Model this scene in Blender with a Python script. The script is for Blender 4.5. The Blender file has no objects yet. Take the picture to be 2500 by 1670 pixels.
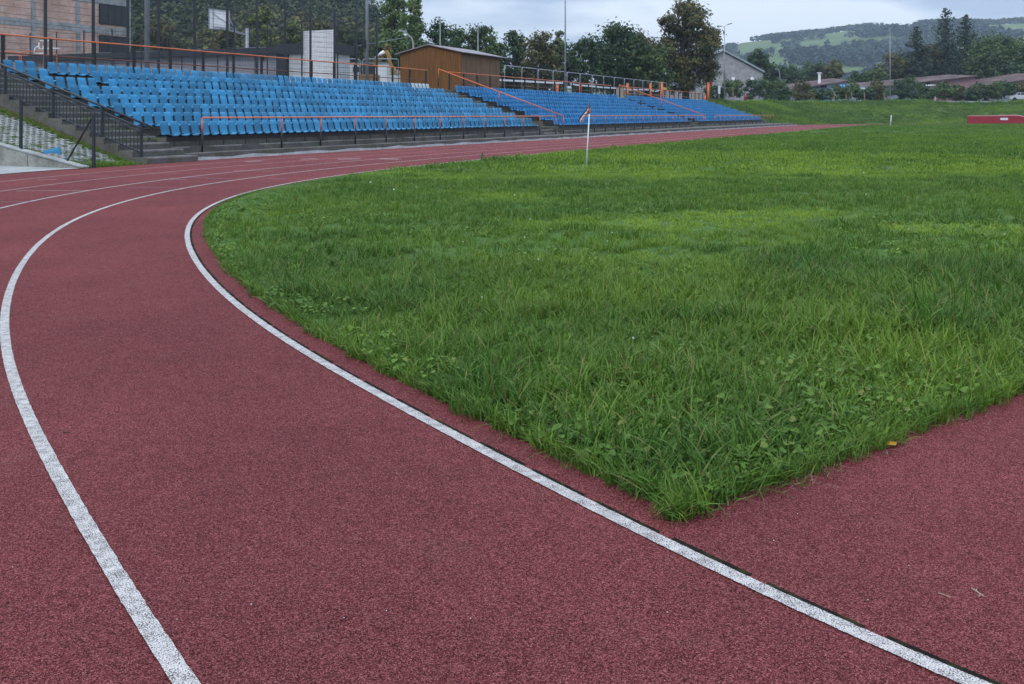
import bpy, math, random
import numpy as np
from mathutils import Vector, Matrix
R = math.radians
sc = bpy.context.scene
COL = sc.collection
rng = np.random.default_rng(7)
random.seed(7)

# ------------------------------------------------------------------ frames
H, VH, F, CX = 1.3, 279.0, 2400.0, 1250.0          # eye height, horizon row, focal length (photo pixels)
A = np.array([-7.49, 32.0]); D = np.array([0.409, 0.9125]); N = np.array([-0.9125, 0.409])
SANG = math.atan2(0.9125, 0.409)                   # the grandstand frame: x along it, y back from the track
def P(u, v, Y): return ((u-CX)*Y/F, Y, H+(VH-v)*Y/F)
def X_(u, Y): return (u-CX)*Y/F
def Z_(v, Y): return H+(VH-v)*Y/F
def G(u, v): Y = F*H/(v-VH); return ((u-CX)*Y/F, Y)
def SM(s, m): q = A+s*D+m*N; return float(q[0]), float(q[1])
def s_at(u, m):
    k = (u-CX)/F
    return (k*(A[1]+N[1]*m)-A[0]-N[0]*m)/(D[0]-D[1]*k)
def zs(v, s, m): return Z_(v, SM(s, m)[1])

# ------------------------------------------------------------------ objects
ORG = {}
def thing(name, label, cat, loc=(0, 0, 0), frame='W', group=None):
    o = bpy.data.objects.new(name, None); COL.objects.link(o)
    o['label'] = label; o['category'] = cat
    if group: o['group'] = group
    o.empty_display_size = 0.3
    if frame == 'S':
        x, y = SM(loc[0], loc[1]); o.location = (x, y, loc[2]); o.rotation_euler = (0, 0, SANG)
    else: o.location = loc
    ORG[o.name] = np.array(loc, float)
    return o

class MB:
    def __init__(s): s.v = []; s.f = []; s.m = []; s.n = 0
    def add(s, V, Fc, mi=0):
        V = [tuple(map(float, p)) for p in V]; b = s.n
        s.v += V; s.n += len(V)
        s.f += [tuple(i+b for i in f) for f in Fc]; s.m += [mi]*len(Fc)
        return s
    BF = [(0,3,2,1),(4,5,6,7),(0,1,5,4),(1,2,6,5),(2,3,7,6),(3,0,4,7)]
    def box(s, x0, x1, y0, y1, z0, z1, mi=0):
        return s.add([(x0,y0,z0),(x1,y0,z0),(x1,y1,z0),(x0,y1,z0),(x0,y0,z1),(x1,y0,z1),(x1,y1,z1),(x0,y1,z1)], s.BF, mi)
    def bar(s, p, q, w, h=None, mi=0, up=(0,0,1)):
        h = h or w; p = Vector(p); q = Vector(q); d = (q-p).normalized(); up = Vector(up)
        if abs(d.dot(up)) > .98: up = Vector((1,0,0))
        a = d.cross(up).normalized(); b = a.cross(d).normalized()
        V = []
        for c in (p, q):
            for i, j in ((-1,-1),(1,-1),(1,1),(-1,1)): V.append(c+a*(i*w/2)+b*(j*h/2))
        return s.add(V, [(0,1,2,3),(7,6,5,4),(0,4,5,1),(1,5,6,2),(2,6,7,3),(3,7,4,0)], mi)
    def tube(s, pts, r, n=8, mi=0, cap=True):
        pts = [Vector(p) for p in pts]; k = len(pts)
        r = [r]*k if np.isscalar(r) else list(r)
        V = []; ref = None
        for i, p in enumerate(pts):
            d = (pts[min(i+1,k-1)]-pts[max(i-1,0)]).normalized()
            if ref is None: ref = Vector((0,0,1)) if abs(d.z) < .9 else Vector((1,0,0))
            a = d.cross(ref)
            if a.length < 1e-4: ref = Vector((0,1,0)); a = d.cross(ref)
            a.normalize(); b = a.cross(d).normalized(); ref = b
            for j in range(n):
                t = 2*math.pi*j/n; V.append(p+a*(math.cos(t)*r[i])+b*(math.sin(t)*r[i]))
        Fc = [(i*n+j, i*n+(j+1)%n, (i+1)*n+(j+1)%n, (i+1)*n+j) for i in range(k-1) for j in range(n)]
        if cap: Fc += [tuple(range(n))[::-1], tuple(range((k-1)*n, k*n))]
        return s.add(V, Fc, mi)
    def prism(s, prof, y0, y1, mi=0):              # profile (x,z) pulled along y
        k = len(prof)
        V = [(x,y0,z) for x,z in prof]+[(x,y1,z) for x,z in prof]
        return s.add(V, [tuple(range(k)), tuple(range(2*k-1,k-1,-1))]+[(i,i+k,(i+1)%k+k,(i+1)%k) for i in range(k)], mi)
    def build(s, name, mat, parent=None, smooth=False, kind=None):
        me = bpy.data.meshes.new(name)
        V = np.array(s.v, float).reshape(-1, 3)
        if parent is not None: V = V-ORG[parent.name]
        me.from_pydata(V.tolist(), [], s.f)
        for m in (mat if isinstance(mat, (list, tuple)) else [mat]): me.materials.append(m)
        if len(me.materials) > 1: me.polygons.foreach_set('material_index', s.m)
        if smooth: me.polygons.foreach_set('use_smooth', [True]*len(s.f))
        me.update()
        o = bpy.data.objects.new(name, me); COL.objects.link(o)
        if parent is not None: o.parent = parent; ORG[o.name] = ORG[parent.name]
        if kind: o['kind'] = kind
        return o
def tag(o, label, cat, group=None):
    o['label'] = label; o['category'] = cat
    if group: o['group'] = group
    return o
def np_mesh(name, V, quads, mat, kind=None, parent=None, smooth=False):
    me = bpy.data.meshes.new(name); V = np.asarray(V, np.float32).reshape(-1, 3); Q = np.asarray(quads, np.int32)
    if parent is not None: V = V-ORG[parent.name].astype(np.float32)
    k = Q.shape[1]
    me.vertices.add(len(V)); me.vertices.foreach_set('co', V.ravel())
    me.loops.add(Q.size); me.loops.foreach_set('vertex_index', Q.ravel())
    me.polygons.add(len(Q)); me.polygons.foreach_set('loop_start', np.arange(0, Q.size, k, dtype=np.int32))
    if smooth: me.polygons.foreach_set('use_smooth', np.ones(len(Q), bool))
    for m in (mat if isinstance(mat, (list, tuple)) else [mat]): me.materials.append(m)
    me.update(calc_edges=True); me.validate()
    o = bpy.data.objects.new(name, me); COL.objects.link(o)
    if kind: o['kind'] = kind
    if parent is not None: o.parent = parent; ORG[o.name] = ORG[parent.name]
    return o

# ------------------------------------------------------------------ materials
class NT:
    def __init__(s, name):
        s.mat = bpy.data.materials.new(name); s.mat.use_nodes = True; s.t = s.mat.node_tree
        s.b = s.t.nodes['Principled BSDF']; s.out = s.t.nodes['Material Output']; s._pos = None
    def n(s, typ, **kw):
        x = s.t.nodes.new(typ)
        for k, v in kw.items():
            if k.startswith('i_'): x.inputs[k[2:].replace('_', ' ')].default_value = v
            else: setattr(x, k, v)
        return x
    def l(s, a, b): s.t.links.new(a, b)
    def pos(s):
        if s._pos is None: s._pos = s.n('ShaderNodeNewGeometry').outputs['Position']
        return s._pos
    def objco(s): return s.n('ShaderNodeTexCoord').outputs['Object']
    def noise(s, scale, detail=4, rough=.55, co=None, sc3=None):
        co = co or s.pos()
        if sc3:
            m = s.n('ShaderNodeVectorMath', operation='MULTIPLY'); s.l(co, m.inputs[0]); m.inputs[1].default_value = sc3; co = m.outputs[0]
        x = s.n('ShaderNodeTexNoise'); x.inputs['Scale'].default_value = scale; x.inputs['Detail'].default_value = detail; x.inputs['Roughness'].default_value = rough
        s.l(co, x.inputs['Vector']); return x.outputs['Fac']
    def ramp(s, fac, stops):
        r = s.n('ShaderNodeValToRGB'); e = r.color_ramp.elements
        while len(e) < len(stops): e.new(.5)
        for i, (p, c) in enumerate(stops): e[i].position = p; e[i].color = (*c, 1) if not np.isscalar(c) else (c, c, c, 1)
        s.l(fac, r.inputs['Fac']); return r.outputs['Color']
    def mix(s, fac, a, b, mode='MIX'):
        x = s.n('ShaderNodeMix', data_type='RGBA', blend_type=mode)
        for si, v in ((0, fac), (6, a), (7, b)):
            sock = x.inputs[si]
            if hasattr(v, 'default_value'): s.l(v, sock)
            elif np.isscalar(v): sock.default_value = v if si == 0 else (v, v, v, 1)
            else: sock.default_value = (*v, 1)
        return x.outputs[2]
    def math(s, op, a, b=0.):
        x = s.n('ShaderNodeMath', operation=op)
        for i, v in enumerate((a, b)):
            if hasattr(v, 'default_value'): s.l(v, x.inputs[i])
            else: x.inputs[i].default_value = v
        return x.outputs[0]
    def bump(s, h, strength=.5, dist=.01):
        x = s.n('ShaderNodeBump'); x.inputs['Strength'].default_value = strength; x.inputs['Distance'].default_value = dist
        s.l(h, x.inputs['Height']); s.l(x.outputs['Normal'], s.b.inputs['Normal'])
    def fin(s, col, rough=.6, spec=.3, metal=0.):
        if hasattr(col, 'default_value'): s.l(col, s.b.inputs['Base Color'])
        else: s.b.inputs['Base Color'].default_value = (*col, 1)
        if hasattr(rough, 'default_value'): s.l(rough, s.b.inputs['Roughness'])
        else: s.b.inputs['Roughness'].default_value = rough
        s.b.inputs['Specular IOR Level'].default_value = spec; s.b.inputs['Metallic'].default_value = metal
        return s.mat

def worn(name, col, var=.25, scale=3., rough=.6, spec=.3, metal=0., dirt=None, dirt_amt=.5, fine=40., bump=0.):
    t = NT(name)
    c1 = tuple(x*(1-var) for x in col); c2 = tuple(min(1, x*(1+var)) for x in col)
    c = t.ramp(t.noise(scale, 5, .6), [(.3, c1), (.7, c2)])
    g = t.ramp(t.noise(fine, 3, .6), [(.3, .82), (.7, 1.12)])
    c = t.mix(1., c, g, 'MULTIPLY')
    if dirt:
        f = t.ramp(t.noise(scale*.6, 6, .65), [(.48, 0.), (.62, dirt_amt)])
        c = t.mix(f, c, dirt)
    if bump: t.bump(t.noise(fine, 4, .6), .6, bump)
    return t.fin(c, rough, spec, metal)

def m_track():
    t = NT('rubber_track')
    vo = t.n('ShaderNodeTexVoronoi'); vo.inputs['Scale'].default_value = 270; t.l(t.pos(), vo.inputs['Vector'])
    sep = t.n('ShaderNodeSeparateColor'); t.l(vo.outputs['Color'], sep.inputs[0])
    gr = t.ramp(sep.outputs[0], [(0., (.056,.013,.014)), (.35, (.185,.042,.044)), (.7, (.278,.076,.076)), (1., (.45,.166,.170))])
    gap = t.ramp(t.noise(330, 3, .7), [(.40, .16), (.53, 1.05)])
    c = t.mix(1., gr, gap, 'MULTIPLY')
    big = t.ramp(t.noise(.9, 5, .6), [(.3, (.88,.86,.88)), (.7, (1.13,1.09,1.10))])
    c = t.mix(1., c, big, 'MULTIPLY')
    c = t.mix(1., c, t.ramp(t.noise(.28, 4, .6), [(.35, (.90,.90,.93)), (.65, (1.09,1.07,1.05))]), 'MULTIPLY')
    c = t.mix(t.ramp(t.noise(1.9, 7, .75), [(.60, 0.), (.70, .30)]), c, (.085,.040,.038))
    med = t.ramp(t.noise(14, 4, .65), [(.3, .88), (.7, 1.12)])
    c = t.mix(1., c, med, 'MULTIPLY')
    dust = t.ramp(t.noise(2.3, 6, .7), [(.58, 0.), (.75, .16)])
    c = t.mix(dust, c, (.20,.13,.12))
    t.bump(t.math('ADD', vo.outputs['Distance'], t.noise(300, 2)), 1., .005)
    return t.fin(c, .9, .10)
def m_line(name, fade=0.):
    t = NT(name)
    a = t.noise(235, 3, .7); b = t.noise(24, 4, .6)
    k = t.math('ADD', a, t.math('MULTIPLY', t.math('SUBTRACT', b, .5), .30))
    c = t.ramp(k, [(.44, (.045,.028,.028)), (.482, (.43,.415,.405)), (.6, (.585,.57,.555)), (1., (.67,.655,.64))])
    if fade: c = t.mix(fade, c, (.30,.12,.14))
    c = t.mix(t.ramp(t.noise(3, 5, .7), [(.55, 0.), (.75, .22)]), c, (.35,.28,.29))
    t.bump(a, .8, .003)
    return t.fin(c, .7, .3)
def leafmat(name, stops, transl=.25, rough=.55, spec=.25, bigscale=.35, bigamt=.35):
    t = NT(name)
    rp = t.n('ShaderNodeNewGeometry').outputs['Random Per Island']
    c = t.ramp(rp, stops)
    big = t.ramp(t.noise(bigscale, 3, .6), [(.32, 1-bigamt), (.68, 1+bigamt)])
    c = t.mix(1., c, big, 'MULTIPLY')
    m = t.fin(c, rough, spec)
    tr = t.n('ShaderNodeBsdfTranslucent'); t.l(c, tr.inputs['Color'])
    mx = t.n('ShaderNodeMixShader'); mx.inputs[0].default_value = transl
    t.l(t.b.outputs[0], mx.inputs[1]); t.l(tr.outputs[0], mx.inputs[2]); t.l(mx.outputs[0], t.out.inputs['Surface'])
    return m
def m_grass(name, dark, mid, light, yel):
    t = NT(name)
    at = t.n('ShaderNodeAttribute', attribute_type='INSTANCER', attribute_name='tone')
    rp = t.n('ShaderNodeNewGeometry').outputs['Random Per Island']
    c = t.ramp(rp, [(0., dark), (.5, mid), (.93, light), (.97, (.20,.19,.07)), (1., (.26,.24,.11))])
    c = t.mix(at.outputs['Fac'], c, yel)
    c = t.mix(1., c, t.ramp(t.noise(.7, 5, .65), [(.3, (.76,.80,.78)), (.7, (1.20,1.16,1.05))]), 'MULTIPLY')
    t.fin(c, .5, .2)
    tr = t.n('ShaderNodeBsdfTranslucent'); t.l(c, tr.inputs['Color'])
    mx = t.n('ShaderNodeMixShader'); mx.inputs[0].default_value = .3
    t.l(t.b.outputs[0], mx.inputs[1]); t.l(tr.outputs[0], mx.inputs[2]); t.l(mx.outputs[0], t.out.inputs['Surface'])
    return t.mat
def m_soil(name, a, b, c3, s1=.5, s2=9.):
    t = NT(name)
    c = t.ramp(t.noise(s1, 5, .65), [(.3, a), (.55, b), (.75, c3)])
    c = t.mix(1., c, t.ramp(t.noise(s2, 5, .7), [(.3, .6), (.7, 1.3)]), 'MULTIPLY')
    t.bump(t.noise(s2, 4), .8, .05)
    return t.fin(c, .9, .1)
def m_concrete(name, base, moss=.4):
    t = NT(name)
    k = t.noise(1.3, 7, .7)
    c = t.ramp(k, [(.32, tuple(x*.62 for x in base)), (.5, base), (.68, tuple(x*1.3 for x in base))])
    c = t.mix(1., c, t.ramp(t.noise(22, 5, .75), [(.3, .62), (.7, 1.22)]), 'MULTIPLY')
    if moss: c = t.mix(t.ramp(t.noise(2.1, 6, .7), [(.52, 0.), (.66, moss)]), c, (.055,.075,.022))
    t.bump(t.noise(18, 6, .7), .7, .02)
    return t.fin(c, .9, .2)

M = {}
M['track'] = m_track()
M['line'] = m_line('white_track_paint'); M['faint'] = m_line('worn_track_paint', .45)
t = NT('worn_blue_paint'); M['blue_line'] = t.fin(t.mix(t.ramp(t.noise(60, 4), [(.4, .75), (.6, .35)]), (.20,.16,.30), (.25,.09,.11)), .8, .2)
M['slot'] = worn('shaded_mossy_slot', (.010,.009,.007), .5, 20, .95, .1, dirt=(.03,.035,.012), dirt_amt=.8, fine=300)  # near-black base paints the shade inside the slot, the dirt mix is moss
M['soil'] = m_soil('lawn_soil', (.045,.085,.020), (.065,.13,.026), (.09,.145,.036), .25, 7)
M['ground'] = m_soil('rough_meadow', (.035,.06,.018), (.055,.085,.025), (.08,.09,.04), .12, 2.)
M['bank'] = m_soil('bank_turf', (.058,.105,.020), (.085,.138,.030), (.125,.12,.056), .11, 1.3)
M['yard'] = m_soil('yard_gravel', (.10,.10,.09), (.16,.155,.14), (.09,.11,.05), .3, 6)
M['concrete'] = m_concrete('weathered_concrete', (.118,.114,.106), .55)
M['lime'] = m_concrete('lime_washed_kerb_foot', (.36,.37,.38), .1); M['terrace'] = m_concrete('dark_mossy_concrete', (.105,.10,.092), .5); M['nosing'] = m_concrete('worn_step_edge', (.25,.24,.23), .3)
M['pale_concrete'] = m_concrete('pale_concrete', (.33,.345,.345), .15)
M['wall_concrete'] = m_concrete('smooth_wall_concrete', (.30,.31,.29), .08)
M['paver'] = m_concrete('paver_concrete', (.29,.30,.30), .3)
def m_seat(name, col, var):
    t = NT(name)
    oi = t.n('ShaderNodeObjectInfo').outputs['Random']; rp = t.n('ShaderNodeNewGeometry').outputs['Random Per Island']
    r = t.math('FRACT', t.math('ADD', oi, rp))
    c = t.ramp(r, [(0., tuple(x*(1-var) for x in col)), (.6, col), (1., tuple(min(1, x*(1+var*.8)+.015*var) for x in col))])
    c = t.mix(t.ramp(t.noise(9, 5, .7), [(.55, 0.), (.8, .16)]), c, (col[0]*2+.03, col[1]*1.35, col[2]*1.1))
    return t.fin(c, .55, .22)
M['seat'] = m_seat('faded_blue_plastic', (.030,.205,.385), .3)
M['seat_deep'] = m_seat('deep_blue_plastic', (.002,.150,.36), .2)
M['seat_white'] = worn('greyish_white_plastic', (.42,.50,.52), .12, 4, .5)
M['orange'] = worn('orange_rail_paint', (.62,.13,.03), .18, 4, .45, .4, dirt=(.30,.16,.10), dirt_amt=.4)
M['orange_pale'] = worn('sun_bleached_orange_paint', (.56,.17,.09), .18, 4, .4, .5, dirt=(.5,.28,.22), dirt_amt=.5)
M['rust_rail'] = worn('dull_red_brown_paint', (.15,.055,.04), .3, 4, .6)
M['black'] = worn('black_steel_paint', (.012,.012,.014), .3, 5, .5, .4)
M['anthracite'] = worn('anthracite_steel', (.022,.027,.036), .2, 5, .45, .4)
M['galv'] = worn('galvanised_steel', (.28,.31,.35), .18, 6, .45, .5, .35)
M['white_steel'] = worn('white_painted_steel', (.74,.75,.78), .1, 5, .4, .4)
def m_brick():
    t = NT('hollow_clay_brick')
    b = t.n('ShaderNodeTexBrick'); b.inputs['Scale'].default_value = 1.; b.inputs['Brick Width'].default_value = .5; b.inputs['Row Height'].default_value = .25; b.inputs['Mortar Size'].default_value = .02
    b.inputs['Color1'].default_value = (.52,.30,.22,1); b.inputs['Color2'].default_value = (.58,.40,.33,1); b.inputs['Mortar'].default_value = (.46,.40,.36,1)
    o = t.objco(); sx = t.n('ShaderNodeSeparateXYZ'); t.l(o, sx.inputs[0]); cx = t.n('ShaderNodeCombineXYZ')
    t.l(t.math('ADD', sx.outputs[0], sx.outputs[1]), cx.inputs[0]); t.l(sx.outputs[2], cx.inputs[1]); t.l(cx.outputs[0], b.inputs['Vector'])
    c = t.mix(1., b.outputs['Color'], t.ramp(t.noise(.35, 5, .6), [(.3, (.8,.75,.72)), (.7, (1.25,1.3,1.35))]), 'MULTIPLY')
    c = t.mix(t.ramp(t.noise(.8, 4, .6), [(.55, 0.), (.7, .5)]), c, (.36,.27,.22))
    return t.fin(c, .9, .1)
M['brick'] = m_brick()
M['shutter'] = worn('dark_window', (.012,.016,.022), .3, 2, .35, .4)
def m_wood(name, a, b):
    t = NT(name); k = t.noise(1.6, 5, .65, co=t.objco(), sc3=(6, 6, .25))
    c = t.ramp(k, [(.3, a), (.7, b)])
    w = t.n('ShaderNodeTexWave', bands_direction='DIAGONAL'); w.inputs['Scale'].default_value = 0.
    c = t.mix(1., c, t.ramp(t.noise(9, 3, .6, co=t.objco(), sc3=(4, 4, .1)), [(.35, .62), (.65, 1.2)]), 'MULTIPLY')
    return t.fin(c, .7, .12)
M['wood'] = m_wood('brown_board_cladding', (.11,.052,.018), (.185,.09,.031)); M['wood_grey'] = m_wood('greyed_brown_boards', (.13,.078,.045), (.21,.135,.085))
M['felt'] = worn('pale_roof_felt', (.24,.22,.24), .15, 3, .7)
M['cladding'] = worn('grey_metal_cladding', (.26,.26,.30), .08, 2, .5)
M['dark_cladding'] = worn('dark_grey_fascia', (.03,.034,.042), .15, 2, .5)
M['tile'] = worn('brown_corrugated_roof', (.088,.058,.058), .25, .8, .8, .15, dirt=(.25,.2,.19), dirt_amt=.5)
M['pink_wall'] = worn('dusty_pink_render', (.25,.15,.165), .12, .6, .9, .1)
M['blue_wall'] = worn('pale_blue_wall', (.22,.28,.34), .12, .6, .8, .1)
M['hall'] = m_concrete('hall_block_wall', (.29,.30,.305), 0.)
M['red_brick'] = worn('dark_red_brick', (.16,.03,.03), .3, 1.5, .85, .1)
M['red_cover'] = worn('red_vinyl_cover', (.27,.012,.025), .15, 1.2, .35, .5)
M['label_white'] = worn('white_print_patch', (.62,.66,.74), .06, 2, .5)
M['yellow'] = worn('yellow_machine_paint', (.30,.17,.035), .25, 2, .5, .4, dirt=(.2,.12,.04), dirt_amt=.4)
M['white_box'] = worn('white_cabin_panel', (.55,.58,.60), .1, 1, .5)
M['beige'] = worn('beige_cabinet', (.30,.27,.22), .1, 2, .6)
M['blue_tarp'] = worn('bright_blue_tarpaulin', (.10,.28,.62), .2, 1, .5)
M['flag_dark'] = worn('black_flag_cloth', (.02,.02,.028), .2, 9, .8); M['flag_white'] = worn('white_flag_cloth', (.5,.48,.5), .12, 9, .8)
M['flag_orange'] = worn('orange_flag_cloth', (.55,.14,.05), .15, 9, .8)
M['white_plastic'] = worn('white_plastic_pole', (.66,.70,.72), .06, 9, .4, .4)
M['yellow_sign'] = worn('yellow_sign_paint', (.62,.36,.03), .08, 3, .5)
M['bark'] = worn('grey_brown_bark', (.06,.05,.042), .35, 3, .9, .1, fine=20)
M['stake'] = worn('bare_wood_stake', (.22,.16,.11), .2, 4, .8)
M['car'] = worn('white_car_paint', (.45,.47,.50), .04, 1, .25, .5); M['glass'] = worn('car_glass', (.02,.025,.03), .1, 1, .1, .6)
M['tyre'] = worn('black_rubber', (.015,.015,.015), .2, 5, .8)
M['leaf_yellow'] = worn('yellow_leaf', (.40,.22,.02), .3, 60, .6)
M['straw'] = worn('dry_straw', (.33,.28,.19), .2, 60, .7)
M['brown_thatch'] = m_soil('dry_slope', (.055,.045,.03), (.08,.075,.035), (.06,.085,.025), 1.2, 9)
L_dark = [(0., (.018,.040,.018)), (.5, (.040,.078,.028)), (1., (.075,.125,.044))]
L_mid = [(0., (.026,.052,.016)), (.5, (.058,.098,.028)), (1., (.11,.15,.045))]
L_brown = [(0., (.034,.046,.016)), (.45, (.078,.092,.030)), (.8, (.13,.115,.04)), (1., (.19,.125,.042))]
L_poplar = [(0., (.08,.13,.045)), (.5, (.145,.22,.07)), (1., (.22,.29,.11))]
L_con = [(0., (.014,.028,.018)), (.5, (.030,.052,.029)), (1., (.058,.082,.042))]
M['lf_dark'] = leafmat('dark_green_leaves', L_dark); M['lf_mid'] = leafmat('mid_green_leaves', L_mid)
M['lf_brown'] = leafmat('turning_brown_leaves', L_brown); M['lf_poplar'] = leafmat('pale_poplar_leaves', L_poplar, .4)
M['lf_yel'] = leafmat('yellow_green_leaves', [(0., (.05,.075,.018)), (.5, (.11,.15,.034)), (1., (.19,.21,.05))])
M['lf_con'] = leafmat('conifer_needles', L_con, .1)
M['lf_far'] = leafmat('distant_forest_leaves', [(0., (.016,.032,.014)), (.5, (.036,.062,.022)), (.9, (.065,.085,.028)), (1., (.12,.09,.03))], .15, bigscale=.03, bigamt=.4)
M['lf_wood'] = leafmat('wooded_hill_leaves', [(0., (.010,.022,.012)), (.5, (.024,.045,.018)), (.88, (.055,.075,.022)), (.96, (.10,.11,.025)), (1., (.14,.075,.02))], .15, bigscale=.05, bigamt=.5)

# ------------------------------------------------------------------ the inner lane line as a curve
KN = np.array([-12, 0, 2, 4.5, 8, 12, 16, 20, 26, 52, 52.01, 123, 123.5, 220.])
KV = np.array([.03, .1403, .0149, .0466, .0326, .0596, .0656, .0364, .0084, -.0038, 0, 0, 1/28, 1/28])
P0 = (1.2216, 2.0582, -.7567); LANE = 1.4105
dl = .05
def integ(l0, l1, x, y, th, sgn):
    l = np.arange(l0, l1, dl*sgn); k = np.interp(l, KN, KV); k[(l < 2) & (l > -12)] = np.clip(k[(l < 2) & (l > -12)], 0, .14)
    tt = th+np.concatenate([[0], np.cumsum((k[1:]+k[:-1])/2*dl*sgn)])
    xx = x+np.concatenate([[0], np.cumsum((np.sin(tt[1:])+np.sin(tt[:-1]))/2*dl*sgn)])
    yy = y+np.concatenate([[0], np.cumsum((np.cos(tt[1:])+np.cos(tt[:-1]))/2*dl*sgn)])
    return l, xx, yy, tt
f1 = integ(0, 210, *P0, 1)
KV[1] = .05; f0 = integ(0, -10, *P0, -1)
CL, CXX, CYY, CT = [np.concatenate([b[::-1][:-1], a]) for a, b in zip(f1, f0)]
def off(l, o):                                     # point at arclength l, offset o to the outside
    l = np.asarray(l, float); x = np.interp(l, CL, CXX); y = np.interp(l, CL, CYY); th = np.interp(l, CL, CT)
    return np.stack([x-np.cos(th)*o, y+np.sin(th)*o], -1)
def outer_off(l): return np.interp(l, [-10, 12, 22, 34], [7.6, 7.5, 7.1, 6.85])
def lsteps(a, b):
    out = [a]
    while out[-1] < b: out.append(out[-1]+(.12 if out[-1] < 8 else .3 if out[-1] < 40 else 1.2))
    return np.array(out)
def ribbon(name, l, o0, o1, z, mat, kind='structure', parent=None):
    r_ = np.random.default_rng(int(abs(o0)*1000)+3)
    if len(l) > 300:
        l = np.concatenate([np.arange(l[0], 7, .025), l[l >= 7]])
    a = off(l, o0); b = off(l, o1); k = len(l)
    jt = np.clip(r_.normal(0, .0009, (2, k)), -.002, .002)*(l < 12); th = np.interp(l, CL, CT)
    nv = np.stack([-np.cos(th), np.sin(th)], 1); a = a+nv*jt[0][:, None]; b = b+nv*jt[1][:, None]
    V = np.zeros((2*k, 3)); V[0::2, :2] = a; V[1::2, :2] = b; V[:, 2] = z
    Q = [(2*i, 2*i+2, 2*i+3, 2*i+1) for i in range(k-1)]
    return np_mesh(name, V, Q, mat, kind, parent)

# ------------------------------------------------------------------ setting: ground, track, lines, field
g = MB(); g.add([(-2000, -300, -.08), (2000, -300, -.08), (2000, 1990, -.08), (-2000, 1990, -.08)], [(0, 1, 2, 3)])
g.build('ground', M['ground'], kind='structure')
lt = lsteps(-9.9, 205)
ed = off(lt, outer_off(lt))
poly = [(x, y, 0.) for x, y in ed]+[(96, 60, 0.), (96, -14, 0.), (14, -14, 0.)]
t_ = MB(); t_.add(poly, [tuple(range(len(poly)))[::-1]]); t_.build('running_track', M['track'], kind='structure')
W2 = .026
ribbon('inner_lane_line', lsteps(-9, 200), -W2, W2, .004, M['line'])
ribbon('second_lane_line', lsteps(-9, 200), LANE-W2, LANE+W2, .004, M['line'])
for nm, k in (('third_lane_line', 2), ('fourth_lane_line', 3), ('outer_lane_line', 4)):
    ribbon(nm, lsteps(-4, 200), k*LANE-.024, k*LANE+.024, .004, M['line'] if k < 3 else M['faint'])
# worn exchange and start marks across the lanes (the photo shows them as thin pale or bluish dashes)
def mark(name, a, b, w, mat):
    (x0, y0), (x1, y1) = G(*a), G(*b); d = Vector((x1-x0, y1-y0, 0)).normalized(); n = Vector((-d.y, d.x, 0))*w/2
    m = MB(); p = Vector((x0, y0, .006)); q = Vector((x1, y1, .006))
    m.add([p-n, q-n, q+n, p+n], [(0, 1, 2, 3)]); m.build(name, mat, kind='structure')
for a, b, w, mt in (((40,467),(215,465.5),.05,'faint'), ((312,459.5),(430,458.5),.05,'blue_line'), ((0,494),(80,493),.05,'blue_line'),
                    ((400,438),(455,438.5),.05,'faint'), ((450,434),(560,437.5),.07,'blue_line'), ((90,440),(140,438.5),.06,'faint'),
                    ((570,417),(670,418.5),.05,'faint'), ((615,436),(700,436.5),.05,'blue_line'), ((200,430),(275,431),.05,'blue_line'), ((735,389),(775,388),.25,'faint'), ((825,389),(880,388),.3,'faint'), ((600,395),(640,393),.2,'faint'), ((925,388),(975,389),.3,'faint')):
    mark('lane_mark', a, b, w, M[mt])

TIP = np.array([.515, 3.15]); DZ = np.array([.79, .613]); DZ /= np.linalg.norm(DZ); DN = np.array([-DZ[1], DZ[0]])
l_tip = CL[np.argmin((CXX-TIP[0])**2+(CYY-TIP[1])**2)]
def inner_off(l): return -np.interp(l, [0, 8, 11, 14, 20, 26, 34], [.19, .20, .165, .12, .12, .10, .05])
lf = lsteps(l_tip+.05, 190)
fb = off(lf, inner_off(lf))
poly = [(TIP[0], TIP[1], .007)]+[(x, y, .007) for x, y in fb]+[(100, 60, .007), (100, TIP[1]+DZ[1]/DZ[0]*99.5, .007)]
poly = poly[:-2]+[(96, 80, .007)]
f_ = MB(); f_.add(poly, [tuple(range(len(poly)))[::-1]]); f_.build('field', M['soil'], kind='structure')

# slotted drain beside the inner line: flat strips, recess shade painted into their colour
sd = thing('slot_drain', 'row of dark mossy drain slots along the inside of the white kerb line', 'drain', (0, 0, 0))
l = .18; i = 0
while l < 17 and i < 46:
    a = np.linspace(l, l+.30, 5)
    V = []
    for q in off(a, -.0265): V.append((q[0], q[1], .0055))
    for q in off(a[::-1], -.041-.006*min(1, max(0, (l-3)/4))+.0025*math.sin(i*2.3)): V.append((q[0], q[1], .0055))
    m = MB(); m.add(V, [tuple(range(10))[::-1]]); m.build('slot', M['slot'], sd)
    l += .358; i += 1

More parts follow.
